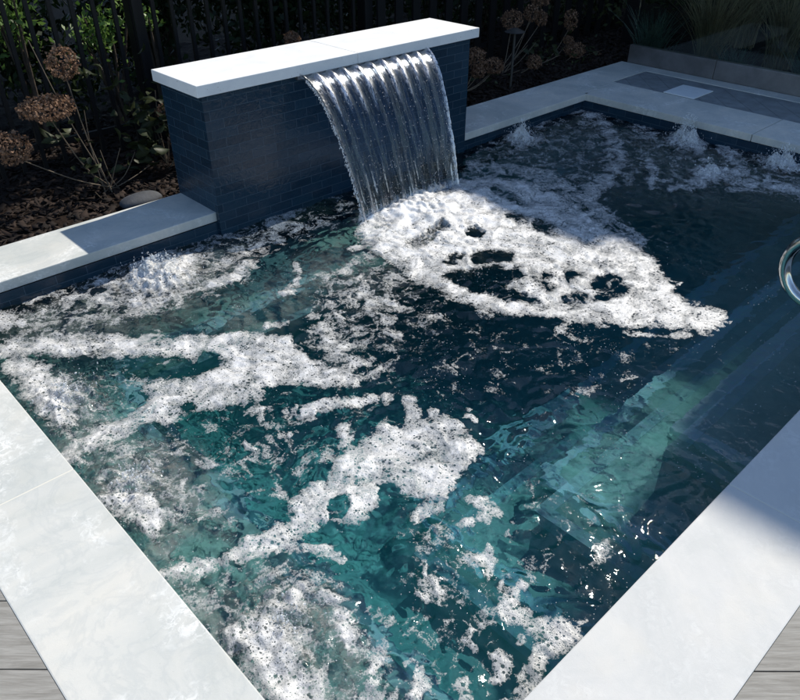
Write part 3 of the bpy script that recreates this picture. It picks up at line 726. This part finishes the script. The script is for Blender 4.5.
# ------------------------------------------------------------------ sheet waterfall
def waterfall():
    nu, nv = 420, 150; tE = .392
    u = np.linspace(0, 1, nu); v = np.linspace(0, 1, nv); U, Vv = np.meshgrid(u, v, indexing='ij')
    t = Vv*tE
    xl = 2.430+.10*Vv**1.2; xr = 3.405-.085*Vv**1.1
    nr = 10.0
    ph = (U-.5+.0)*nr
    rib = (.5+.5*np.cos(2*math.pi*(ph+.10*pn(U*5, Vv*1.2, 19))))**2.2
    wob = .012*pn(U*9, Vv*2.5, 3)
    vel = 1.0*(1-.035*rib*(1-Vv)+.03*pn(U*6, Vv*1.0, 8))
    X = xl+(xr-xl)*(U+wob*.3*Vv)
    Y = 3.352-vel*t+.012*Vv*fbm(U*7, Vv*3, 2, 10)+.0035*Vv*fbm(U*38, Vv*9, 3, 9)
    Z = .622-4.9*t*t
    thick = (.0035+.0115*rib*(1-.45*Vv))*(1+.12*pn(U*60, Vv*14, 5))
    ed = np.exp(-np.minimum(U, 1-U)*55); thick = thick+ed*.006*(1+.5*pn(Vv*45, U*3, 6))
    # normal of the profile (in y,z): outward = towards -y,+z
    dy, dz = -1.0, -9.8*t; L = np.hypot(dy, dz); ny_, nz_ = dz/L, 1/L      # perpendicular
    fr = np.stack([X, Y+ny_*thick, Z+nz_*thick], -1); bk = np.stack([X, Y, Z], -1)
    Vt = np.concatenate([fr.reshape(-1, 3), bk.reshape(-1, 3)]); n = nu*nv
    i = np.arange(n).reshape(nu, nv); q = np.stack([i[:-1, :-1], i[1:, :-1], i[1:, 1:], i[:-1, 1:]], -1).reshape(-1, 4)
    qb = q[:, ::-1]+n
    ring = np.concatenate([i[:, 0], i[-1, 1:], i[-2::-1, -1], i[0, -2:0:-1]]); r2 = np.roll(ring, -1)
    side = np.stack([ring, r2, r2+n, ring+n], -1)
    ra = rib**1.3*sstep(.04, .16, Vv+.05*pn(U*40, Vv*2, 4))*(1-sstep(.28, .52, Vv+.10*pn(U*34, Vv*3, 14)))*.95
    ra = np.maximum(ra, sstep(.30, .50, pn(U*52, Vv*3.5, 24)+.5*(Vv-.9)+.25*pn(U*120, Vv*14, 25))*sstep(.72, .98, Vv)*.6)
    ra = np.maximum(ra, np.exp(-np.minimum(U, 1-U)*90)*.8)
    return Vt, np.concatenate([q, qb, side]), np.concatenate([ra.ravel(), 0*ra.ravel()])
wf = empty('waterfall', (2.9, 3.2, WZ)); tag(wf, 'clear ribbed sheet of water curving down from the white capped wall', 'waterfall')
Vt, Ft, RIBA = waterfall(); mesh_np('water_sheet', Vt, Ft, M_FALL, wf, True, {'rib': RIBA})
# beads along both edges and broken drops low on the sheet
P = []; R = []
for side in (0, 1):
    for k in range(520):
        v = rng.uniform(.12, 1); t = v*.392; x = (2.430+.10*v**1.2) if side == 0 else (3.405-.085*v**1.1)
        P.append((x+rng.normal(0, .0025+.004*v), 3.352-t+rng.normal(0, .004), .622-4.9*t*t+rng.normal(0, .004))); R.append(rng.uniform(.001, .0032)*(.6+.8*v))
for k in range(900):
    v = 1-rng.random()**2*.75; t = v*.392; u = rng.random(); x = (2.430+.10*v**1.2)*(1-u)+u*(3.405-.085*v**1.1)
    P.append((x, 3.352-t-.012+rng.normal(0, .006), .622-4.9*t*t+rng.normal(0, .004))); R.append(rng.uniform(.0008, .002))
v_, f_ = blobs(P, R, np.column_stack([np.ones(len(P)), np.ones(len(P)), rng.uniform(1, 2.4, len(P))])); mesh_np('edge_beads', v_, f_, M_DROP, wf, True)['kind'] = 'stuff'
# ragged white crown where the sheet strikes the pool
def crown():
    nu, nv = 300, 26; u = np.linspace(0, 1, nu); v = np.linspace(0, 1, nv); U, Vv = np.meshgrid(u, v, indexing='ij')
    X = 2.50+.84*U; hgt = (.030+.045*np.clip(fbm(U*26, U*0+1, 4, 81, .7)+.5, 0, 1.4)+.015*np.sin(U*3.1))
    Y = 2.985+.05*Vv+.015*fbm(U*12, Vv*2, 3, 83)-.05*np.sin(math.pi*Vv*.5)
    Z = WZ-.01+hgt*Vv*1.25+.006*fbm(U*60, Vv*6, 3, 85)
    i = np.arange(nu*nv).reshape(nu, nv); q = np.stack([i[:-1, :-1], i[1:, :-1], i[1:, 1:], i[:-1, 1:]], -1).reshape(-1, 4)
    F = 1.25-1.0*Vv**2.0*np.clip(1+.6*fbm(U*50, Vv*3, 3, 88), .4, 2)
    mesh_np('strike_froth', np.stack([X, Y, Z], -1).reshape(-1, 3), q, M_FOAM, wf, True, {'foam': F.ravel()})
crown()
# ------------------------------------------------------------------ coping slabs
G = .0022
def slab(a, label, bev=.004, m=None, name='coping_slab'):
    x0, x1, y0, y1 = a
    o = box(name, (x0+G, x1-G, y0+G, y1-G, -CT, 0.0), m or M_MARBLE, None, bev)
    tag(o, label, 'coping slab', 'white marble slabs edging the pool'); return o
slab((.085, X0, Y0, 1.972), 'longest white coping slab at bottom left, beside the deck boards')
slab((.085, X0, 1.972, 2.615), 'mottled white coping slab at the left picture edge above the long one')
slab((.085, X0, 2.615, Y1), 'white coping slab at far left running out of the picture')
slab((.085, 1.895, Y1, 3.785), 'white coping slab left of the blue wall, half in shadow')
slab((.085, 1.900, .145, Y0), 'bright sunlit coping slab at bottom right beside the deck boards', m=M_MARBLE2)
slab((1.900, 3.30, .145, Y0), 'white coping slab in soft shade at the right picture edge', m=M_MARBLE2)
slab((3.30, X1, .145, Y0), 'white coping slab beyond the handrail')
slab((3.838, 5.35, 3.372, 3.80), 'bluish shaded coping slab just right of the fountain wall')
slab((5.35, 6.50, 3.445, 3.80), 'shaded corner coping slab running to the glass panel')
slab((X1, 5.805, 1.985, 3.40), 'shaded coping slab in front of the white square lid')
slab((X1, 5.805, .145, 1.985), 'shaded coping slab at the right edge nearest the slate paving')
slab((5.35, 5.805, 3.40, 3.445), 'thin coping filler piece at the far inner pool corner')
slab((6.335, 6.50, .145, 3.445), 'narrow white strip slab along the foot of the glass panel')
for a_ in ((.09, X0-.004, 1.9685, 1.9755), (.09, X0-.004, 2.6115, 2.6185)): tag(box('grout_line', (*a_, -.03, -.0012), M_JOINT), kind='structure')
tag(box('grout_line', (1.897, 1.903, .15, Y0-.004, -.03, -.0012), M_JOINT), kind='structure')
# slate paving inlay: long pavers laid at forty-five degrees
def slate():
    bm = bmesh.new(); d1 = np.array([1, 1])/2**.5; d2 = np.array([-1, 1])/2**.5
    for k in range(-40, 60):
        for j in range(-8, 20):
            a = k*.15; u0 = j*.6+(k % 3)*.2
            q = [d1*u+d2*v for u, v in ((u0+.0015, a+.0015), (u0+.5985, a+.0015), (u0+.5985, a+.1485), (u0+.0015, a+.1485))]
            if max(p[0] for p in q) < 5.7 or min(p[0] for p in q) > 6.4 or max(p[1] for p in q) < 0 or min(p[1] for p in q) > 3.5: continue
            bm.faces.new([bm.verts.new((p[0], p[1], -.004)) for p in q])
    for co, no in (((5.808, 0, 0), (-1, 0, 0)), ((6.332, 0, 0), (1, 0, 0)), ((0, .146, 0), (0, -1, 0)), ((0, 3.443, 0), (0, 1, 0))): clip(bm, co, no)
    bmesh.ops.solidify(bm, geom=bm.faces[:], thickness=.02)
    return bm
tag(bm_obj('slate_paving', slate(), M_SLATE), kind='structure')
lid = box('skimmer_lid', (5.812, 6.135, 2.70, 2.97, -.002, .006), M_LID, None, .002); tag(lid, 'pale square skimmer lid set in the grey slate paving', 'skimmer lid')
# ------------------------------------------------------------------ handrail
def rail():
    x = 3.05; pts = [(x, .22, 0), (x, .22, .40)]
    r = .150; cy_, cz = .715, .235
    path = [(x, .21, 0), (x, .21, .36)] + catmull([(x, .215, .42), (x, .25, .50), (x, .33, .535), (x, .45, .50), (x, .60, .415)], 6)
    for k in range(0, 19):
        th = math.radians(62-k*(152/18)); path.append((x, cy_+r*math.cos(th), cz+r*math.sin(th)))
    path += catmull([(x, .62, .075), (x, .50, .075), (x, .43, .07), (x, .395, .02), (x, .39, 0)], 5)
    hr = empty('handrail', (x, .3, 0)); tag(hr, 'polished stainless steel grab rail curving over the water at right edge', 'handrail')
    v, f = tube_geo(path, .025, 20); mesh_np('rail_tube', v, f, M_STEEL, hr, True)
    for yy in (.21, .39):
        bm = bmesh.new(); bmesh.ops.create_cone(bm, cap_ends=True, segments=32, radius1=.045, radius2=.036, depth=.014)
        for q in bm.verts: q.co += Vector((x, yy, .0075))
        bm_obj('floor_flange', bm, M_STEEL, hr)
rail()
# ------------------------------------------------------------------ planting bed
def grid_obj(name, x0, x1, y0, y1, d, zf, m, **kw):
    a = np.arange(x0, x1+d/2, d); b = np.arange(y0, y1+d/2, d); A, B = np.meshgrid(a, b, indexing='ij')
    i = np.arange(A.size).reshape(A.shape); q = np.stack([i[:-1, :-1], i[1:, :-1], i[1:, 1:], i[:-1, 1:]], -1).reshape(-1, 4)
    return mesh_np(name, np.stack([A, B, zf(A, B)], -1).reshape(-1, 3), q, m, None, True)
bedz = lambda x, y: -.035+.02*fbm(x*4, y*4, 3, 91)+.008*fbm(x*25, y*25, 2, 92)
tag(grid_obj('planting_bed', -1.5, 8.5, 3.80, 7.5, .03, bedz, M_SOIL), kind='structure')
def chips(x0, x1, y0, y1, n, name, label):
    P = np.column_stack([rng.uniform(x0, x1, n), rng.uniform(y0, y1, n)]); z = bedz(P[:, 0], P[:, 1])+rng.uniform(.0, .012, n)
    a = rng.uniform(0, 6.28, n); L = rng.uniform(.010, .034, n); w = L*rng.uniform(.25, .6, n); tl = rng.normal(0, .35, n)
    t1 = np.stack([np.cos(a), np.sin(a), tl], -1)*L[:, None]; t2 = np.stack([-np.sin(a), np.cos(a), rng.normal(0, .3, n)], -1)*w[:, None]
    C = np.column_stack([P, z]); up = np.array([0, 0, .003])
    V = np.stack([C-t1-t2, C+t1-t2*.6, C+t1*.8+t2, C-t1*.7+t2, C-t1-t2+up, C+t1-t2*.6+up, C+t1*.8+t2+up, C-t1*.7+t2+up], 1)
    F = np.array([(4, 5, 6, 7), (0, 1, 5, 4), (1, 2, 6, 5), (2, 3, 7, 6), (3, 0, 4, 7)])
    F = (F[None]+(np.arange(n)*8)[:, None, None]).reshape(-1, 4)
    tag(mesh_np(name, V.reshape(-1, 3), F, M_CHIP), label, 'mulch', kind='stuff')
chips(-1.2, 8.3, 3.81, 5.6, 22000, 'bark_mulch', 'dark brown bark chips covering the planting bed behind the pool')
# stone half buried behind the coping
bm = bmesh.new(); bmesh.ops.create_icosphere(bm, subdivisions=4, radius=1)
for v in bm.verts:
    n_ = .1*math.sin(v.co.x*3+1)*math.cos(v.co.y*4); v.co = Vector((1.64+v.co.x*(.13+n_*.1), 3.88+v.co.y*.07, -.02+v.co.z*.045*(1+n_)))
tag(bm_obj('stone', bm, M_STONE, None, True), 'flat grey stone lying on mulch behind the left coping', 'stone')
# ------------------------------------------------------------------ plants
def rhombs(C, D, Sz, wid=.5, fold=.25):
    """leaf faces: centre C, direction D (unit), length Sz"""
    n = len(C); R = rng.normal(size=(n, 3)); B = np.cross(D, R); B /= np.linalg.norm(B, axis=1)[:, None]+1e-9; Nn = np.cross(D, B)
    s = Sz[:, None]
    p0 = C-D*s*.5; p2 = C+D*s*.5; p1 = C+B*s*wid*.5+Nn*s*fold*.3-D*s*.05; p3 = C-B*s*wid*.5+Nn*s*fold*.3-D*s*.05
    V = np.stack([p0, p1, p2, p3], 1).reshape(-1, 3); F = np.arange(n*4).reshape(n, 4)
    return V, F
def leafs(C, D, Sz, wid=.55):
    n = len(C); R = rng.normal(size=(n, 3))*np.array([1, 1, .35]); B = unit(np.cross(D, np.cross(R, D))); Nn = np.cross(D, B); s = Sz[:, None]
    row = []
    for t, w, dz in ((-.5, 0.02, 0), (-.28, .34, .02), (0, .5, .035), (.27, .36, .0), (.5, .01, -.09)):
        c = C+D*s*t+Nn*s*dz; row += [c-B*s*w*wid+Nn*s*w*.28, c, c+B*s*w*wid+Nn*s*w*.28]
    V = np.stack(row, 1).reshape(-1, 3)
    q = [(3*k+a, 3*k+a+1, 3*k+a+4, 3*k+a+3) for k in range(4) for a in (0, 1)]
    F = (np.array(q)[None]+(np.arange(n)*15)[:, None, None]).reshape(-1, 4)
    return V, F
def unit(v): return v/(np.linalg.norm(v, axis=-1, keepdims=True)+1e-9)
def flower_head(c, rx, rz, parent, n=420, m=None):
    P = unit(rng.normal(size=(n, 3))); rad = rng.uniform(.72, 1.03, n)[:, None]; lump = 1+.10*np.sin(P[:, :1]*7+c[0]*9)*np.cos(P[:, 2:]*6)
    C = np.array(c)+P*rad*lump*np.array([rx, rx, rz]); Dd = unit(np.cross(P, rng.normal(size=(n, 3)))+.35*P)
    v, f = rhombs(C, Dd, rng.uniform(.012, .021, n), .85, .5)
    return mesh_np('flower_head', v, f, m or M_HEAD, parent)
def stem(p0, p1, parent, r=.0035, sag=.04, name='stem'):
    p0 = np.array(p0); p1 = np.array(p1); mid = (p0+p1)/2+np.array([rng.normal(0, .012), rng.normal(0, .012), -sag])
    v, f = tube_geo(catmull([p0, mid, p1], 7), list(np.linspace(r*1.3, r*.8, 15)), 6); return mesh_np(name, v, f, M_STEM, parent, True)
def leaves(c, spread, n, size, m, parent, name='leaf_cluster', drop=.0):
    C = np.array(c)+rng.normal(size=(n, 3))*np.array(spread); Dd = unit(rng.normal(size=(n, 3))*np.array([1, 1, .5])+np.array([0, -.2, -drop]))
    v, f = leafs(C, Dd, rng.uniform(.6, 1.2, n)*size); o = mesh_np(name, v, f, m, parent, True); o['kind'] = 'stuff'; return o
def hydrangea(base, heads, extra, lf, label):
    t = empty('hydrangea', base); tag(t, label, 'hydrangea', 'dried hydrangeas in the dark bed')
    for (px, py, yy, rx, rz) in heads:
        p = at(px, py, 1, yy); flower_head(p, rx, rz, t, int(420*(rx/.07)**1.2))
        stem((base[0]+rng.normal(0, .03), base[1]+rng.normal(0, .02), base[2]), (p[0], p[1], p[2]-rz*.6), t)
    for (px, py, yy) in extra:
        p = at(px, py, 1, yy); stem((base[0]+rng.normal(0, .03), base[1], base[2]), p, t, .0026, rng.uniform(-.02, .05))
    for (px, py, yy, s, n, sz) in lf:
        leaves(at(px, py, 1, yy), (s, s*.8, s*.8), n, sz, M_LEAFD, t)
    return t
hydrangea((1.60, 4.16, -.03), [(62, 63, 4.2, .085, .085), (46, 108, 4.15, .15, .062), (12, 148, 4.12, .10, .085)],
          [(100, 150, 4.15), (135, 152, 4.2), (120, 148, 4.15), (88, 172, 4.1), (150, 165, 4.2), (28, 40, 4.4), (84, 110, 4.2), (95, 192, 4.05)],
          [(82, 70, 4.2, .05, 12, .07), (60, 125, 4.2, .05, 10, .08), (90, 165, 4.1, .06, 14, .06), (140, 95, 4.45, .12, 30, .09)], 'largest dried hydrangea with three brown heads and bare stems left of the wall')
hydrangea((2.05, 4.30, -.03), [(165, 112, 4.3, .06, .05), (176, 140, 4.2, .05, .05)], [(150, 118, 4.3), (140, 130, 4.3), (155, 90, 4.4)],
          [(150, 122, 4.3, .10, 46, .10), (145, 150, 4.25, .07, 24, .09), (165, 105, 4.3, .07, 20, .08)], 'leafy green hydrangea hugging the left end of the blue wall')
hydrangea((2.95, 4.35, -.03), [(292, 39, 4.3, .055, .05)], [(300, 45, 4.4)], [(310, 60, 4.35, .1, 20, .08)], 'hydrangea hidden behind the wall with one head above the cap')
hydrangea((4.62, 4.15, -.03), [(476, 58, 4.10, .085, .085), (494, 66, 4.08, .085, .07), (478, 72, 4.05, .06, .05)], [(500, 62, 4.1), (486, 80, 4.0)],
          [(490, 85, 4.1, .07, 18, .06)], 'low brown hydrangea clump touching the right end of the wall')
hydrangea((5.35, 4.32, -.03), [(512, 20, 4.35, .095, .09), (531, 13, 4.4, .07, .07), (541, 18, 4.35, .06, .07), (541, -2, 4.4, .09, .07), (534, 62, 4.1, .07, .06)],
          [(550, 60, 4.2), (528, 45, 4.2), (560, 55, 4.2), (545, 78, 4.1), (520, 70, 4.2), (556, 75, 4.1), (538, 40, 4.3)], [(540, 50, 4.3, .10, 40, .07)], 'tallest hydrangea behind the path light with a cluster of brown heads')
hydrangea((6.0, 4.30, -.03), [(571, 20, 4.35, .068, .10), (575, 50, 4.2, .10, .07), (568, 40, 4.3, .05, .04), (597, 56, 4.2, .05, .04)],
          [(560, 66, 4.1), (585, 62, 4.1), (592, 70, 4.0), (575, 72, 4.05), (602, 50, 4.2)], [(580, 62, 4.15, .12, 46, .06)], 'sprawling hydrangea with one upright oval head near the glass panel')
# path light
pl = empty('path_light', (5.0, 3.98, -.03)); tag(pl, 'thin dark metal path light standing in the bed right of the wall', 'path light')
pt = at(515, 32, 1, 3.98)
v, f = tube_geo([(pt[0], 3.98, -.05), (pt[0], 3.98, pt[2])], .011, 12); mesh_np('post', v, f, M_BRUSH, pl, True)
M_LAMP = simple('dark_bronze', (.05, .048, .045), .5, .3)
pl.children[0].data.materials[0] = M_LAMP
bm = bmesh.new(); bmesh.ops.create_cone(bm, cap_ends=True, segments=32, radius1=.085, radius2=.02, depth=.028)
for q in bm.verts: q.co += Vector((pt[0], 3.98, pt[2]+.016))
bm_obj('lamp_shade', bm, M_LAMP, pl)
# picket fence
FY_ = 4.75
fence = empty('picket_fence', (3, FY_, 0)); tag(fence, 'black metal picket fence across the back of the planting bed', 'fence')
pk = None
xs = list(np.arange(-.6, 4.2, .128))+list(np.arange(4.3, 7.9, .2))
for x in xs:
    w = .012 if x < 4.25 else .042
    if pk is None or abs(pk[0]-w) > 1e-4:
        bm = bmesh.new(); add_box(bm, -w, w, -.010, .010, 0, 1.5); o = bm_obj('picket', bm, M_IRON, fence); pk = (w, o)
    else:
        o = pk[1].copy(); COL.objects.link(o); o.parent = fence
    o.matrix_parent_inverse = Matrix.Identity(4); o.location = (x-3, 0, -.02)
for z in (.12, 1.35): box('rail', (-.7, 8.0, FY_+.011, FY_+.035, z-.018, z+.018), M_IRON, fence)
for x in (2.25, 4.2, 7.95): box('post', (x-.045, x+.045, FY_+.036, FY_+.12, -.1, 1.6), M_IRON, fence)
box('post', (7.30, 7.42, 4.20, 4.32, -.1, 1.6), M_IRON, fence)
# gaps in the leaves through which sun reaches a few spots
GAPS = [(at(106, 30, 1, 5.25), .17), (at(14, 20, 1, 5.25), .15), (at(150, 20, 1, 5.25), .07), (at(44, 101, 1, 4.1), .05), (at(190, 188, 1, 3.83), .05), (at(330, 4, 1, 5.5), .07), (at(400, 2, 1, 5.5), .06)]
SV = np.array(SUN)
def open_gaps(C):
    ok = np.ones(len(C), bool)
    for p, r in GAPS:
        d = C-p; t = d@SV; q = np.linalg.norm(d-t[:, None]*SV, axis=1); ok &= ~((t > .12) & (q < r*(1.7 if r > .06 else 1.6)))
    return C[ok]
# evergreen shrubs behind the fence
def shrub(c, r, n, size, m, label, name='shrub', group='evergreen shrubs behind the fence'):
    t = empty(name, (c[0], c[1], -.1)); tag(t, label, 'shrub', group)
    k = 26; sub = np.array(c)+rng.normal(size=(k, 3))*np.array(r)*.45
    C = sub[rng.integers(0, k, n)]+rng.normal(size=(n, 3))*np.array(r)*.24; C[:, 2] = np.abs(C[:, 2]); C = C if name == 'sun_fleck_shrub' else open_gaps(C)
    Dd = unit(rng.normal(size=C.shape)+np.array([0, 0, -.3])); v, f = rhombs(C, Dd, rng.uniform(.6, 1.3, len(C))*size, .5, .3)
    mesh_np('foliage', v, f, m, t)
    gs = []
    for q in range(7):
        e = sub[q]; gs.append(tube_geo(catmull([(c[0]+rng.normal(0, .05), c[1]+rng.normal(0, .05), -.14), ((c[0]+e[0])/2, (c[1]+e[1])/2, e[2]*.55), e], 5), list(np.linspace(.016, .005, 11)), 6))
    v, f = merge(gs); mesh_np('stems', v, f, M_BARK, t, True)
HL = ['leftmost dark evergreen shrub behind the fence', 'dark evergreen shrub behind the fence above the left hydrangea', 'dark evergreen shrub behind the fence just left of the wall cap',
      'dark shrub behind the fence above the left end of the cap', 'dark shrub behind the fence above the middle of the cap', 'dark shrub behind the fence above the right end of the cap',
      'dark shrub behind the fence between wall and path light', 'dark shrub behind the fence above the oval hydrangea head', 'dark shrub behind the wide fence slats next to the glass']
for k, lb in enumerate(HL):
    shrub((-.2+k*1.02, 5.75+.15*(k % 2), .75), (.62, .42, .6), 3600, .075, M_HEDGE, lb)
M_SUNLIT = m_leaf('sunlit_leaf', (.05, .11, .02), (.18, .30, .07), .45, .35, 4)  # paler leaf copy: sun flecks on the dark shrubs put into the colour
for (px, py, r, n, lb) in ((106, 30, .15, 420, 'small shrub coloured as sunlit leaves behind the fence above the tallest brown head'), (14, 20, .15, 320, 'small shrub in painted sunlit green behind the fence in the top left corner'), (150, 20, .07, 70, 'faint sprig in painted sunlit green behind the fence left of the wall cap')):
    c_ = at(px, py, 1, 5.25); shrub((c_[0], c_[1], c_[2]), (r*1.3, r*.9, r*1.3), n, .05, M_SUNLIT, lb, 'sun_fleck_shrub', 'small shrubs coloured as sunlit leaves behind the fence')
# ------------------------------------------------------------------ glass panel and garden beyond
gp = empty('glass_panel', (6.53, 1.9, 0)); tag(gp, 'clear glass panel standing in a long brushed steel base channel', 'glass panel')
box('base_channel', (6.505, 6.565, 2.90, 3.745, -.05, .155), M_BRUSH, gp, .003)
box('base_channel', (6.505, 6.565, .20, 2.896, -.05, .155), M_BRUSH, gp, .003)
box('glass_pane', (6.529, 6.541, .22, 3.73, .150, 1.25), M_GLASS, gp)
def grass(x, y, n, h, m, label, w=.006, spread=.12, lean=.25):
    t = empty('ornamental_grass', (x, y, -.14)); tag(t, label, 'grass clump', 'grass clumps beyond the glass')
    B = np.column_stack([x+rng.normal(0, spread*.4, n), y+rng.normal(0, spread*.4, n), np.full(n, -.14)])
    dr = rng.normal(0, lean, (n, 2)); H = h*rng.uniform(.6, 1.1, n)
    K = 5; V = []
    a = rng.uniform(0, 6.28, n); wv = np.column_stack([np.cos(a), np.sin(a), np.zeros(n)])*w
    for k in range(K):
        s = k/(K-1); c = B+np.column_stack([dr*(s**1.7)[None] if False else dr*s**1.7*H[:, None], H*s*(1-.15*s)]); ww = wv*(1-.85*s)
        V += [c-ww, c+ww]
    V = np.stack(V, 1).reshape(-1, 3); F = []
    q = np.array([(2*k, 2*k+1, 2*k+3, 2*k+2) for k in range(K-1)])
    F = (q[None]+(np.arange(n)*2*K)[:, None, None]).reshape(-1, 4); mesh_np('blades', V, F, m, t)
GR = [(7.3, 3.35, 500, .95, M_STRAW, 'tan dried grass clump behind the left part of the glass'), (7.9, 2.9, 420, .9, M_STRAW, 'second tan grass clump behind the middle of the glass'),
      (7.1, 2.30, 380, .45, M_BLUE, 'low grey green grass clump close behind the glass'), (7.5, 1.95, 450, 1.0, M_STRAW, 'tall straw coloured grass at the top right corner'),
      (8.6, 3.6, 500, 1.0, M_STRAW, 'far tan grass clump deep behind the glass'), (8.7, 2.5, 420, .6, M_BLUE, 'pale blue green clump far behind the glass'),
      (7.0, 2.95, 260, .35, M_BLUE, 'small green tuft just behind the steel channel'), (6.9, 3.75, 260, .6, M_BLUE, 'green tuft beside the end of the glass panel')]
for g_ in GR: grass(*g_)
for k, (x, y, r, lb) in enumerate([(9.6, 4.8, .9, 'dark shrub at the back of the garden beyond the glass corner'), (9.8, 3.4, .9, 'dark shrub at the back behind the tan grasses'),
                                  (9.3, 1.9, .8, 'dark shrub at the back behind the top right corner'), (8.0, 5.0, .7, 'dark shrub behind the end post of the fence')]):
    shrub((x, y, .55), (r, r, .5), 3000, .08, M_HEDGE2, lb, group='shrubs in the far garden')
# ------------------------------------------------------------------ what throws the shade (all above or beyond the picture)
def occluder():  # added unseen building, its top stepped to shape the shade on the pool
    h = empty('occluder', (13, 0, -.14)); tag(h, 'added unseen house with a taller wing, to the right of the garden', 'occluder')
    def blk(name, prof, x0, x1, m):
        bm = bmesh.new(); A = [bm.verts.new((x0, y, z)) for y, z in prof]; B = [bm.verts.new((x1, y, z)) for y, z in prof]
        bm.faces.new(A); bm.faces.new(B[::-1])
        for i in range(len(prof)): j = (i+1) % len(prof); bm.faces.new((A[i], A[j], B[j], B[i]))
        return bm_obj(name, bm, m, h)
    blk('low_shade_block', [(1.74, -.14), (13, -.14), (13, 9.0), (2.62, 9.0), (1.74, 9.02)], 12.5, 20, M_OCC_WALL)
    blk('tall_shade_block', [(-7, -.14), (1.70, -.14), (1.70, 10.72), (-7, 10.72)], 12.5, 20, M_OCC_WALL)
    blk('occluder_top', [(2.62, 9.004), (13.2, 9.004), (13.2, 9.08), (2.62, 9.08)], 12.4, 20.1, M_OCC_TOP)
    for (y, z) in ((-3, 1), (-3, 4.4), (4.5, 1), (4.5, 4.4), (8.5, 4.4)):
        f = box('occluder_window', (12.44, 12.50, y, y+1.3, z, z+1.5), M_LID, h); box('occluder_pane', (12.42, 12.437, y+.08, y+1.22, z+.08, z+1.42), M_GLASS, f)
occluder()
def tree(x, y, zc, r, n, label, size=.16, hz=None):
    t = empty('tree', (x, y, -.14)); tag(t, label, 'tree', 'trees behind the fence')
    k = 40; sub = np.array([x, y, zc])+unit(rng.normal(size=(k, 3)))*rng.uniform(.3, .85, (k, 1))*np.array(r)
    C = sub[rng.integers(0, k, n)]+rng.normal(size=(n, 3))*np.array(r)*.16
    C = C[(C[:, 1] > 3.95+np.clip((C[:, 2]-1), 0, 9)*.08)]
    C = open_gaps(C)
    Dd = unit(rng.normal(size=C.shape)); v, f = rhombs(C, Dd, rng.uniform(.6, 1.3, len(C))*size, .6, .3)
    mesh_np('crown', v, f, M_CANOPY, t)
    gs = [tube_geo(catmull([(x, y, -.14), (x+.05, y, zc*.45), (x, y, zc)], 6), list(np.linspace(.13, .05, 13)), 10)]
    for q in range(8): gs.append(tube_geo(catmull([(x, y, zc*.55), (np.array([x, y, zc*.6])+sub[q])/2, sub[q]], 5), list(np.linspace(.05, .012, 11)), 6))
    v, f = merge(gs); mesh_np('trunk', v, f, M_BARK, t, True)
TR = [(3.2, 6.4, 3.4, (1.6, 1.9, 2.0)), (5.6, 6.6, 4.0, (1.8, 2.2, 2.4)), (8.2, 6.6, 4.6, (2.0, 2.3, 2.8)), (1.0, 7.0, 3.0, (1.5, 1.8, 1.7)), (10.8, 7.0, 5.2, (2.2, 2.6, 3.2))]
for k, (x, y, z, r) in enumerate(TR):
    tree(x, y, z, r, 9000, ['leafy tree behind the fountain wall', 'leafy tree behind the path light', 'taller leafy tree behind the fence end', 'leafy tree at the far left behind the fence', 'tallest leafy tree in the far garden'][k])
print('foam verts', len(used), 'water', len(V))
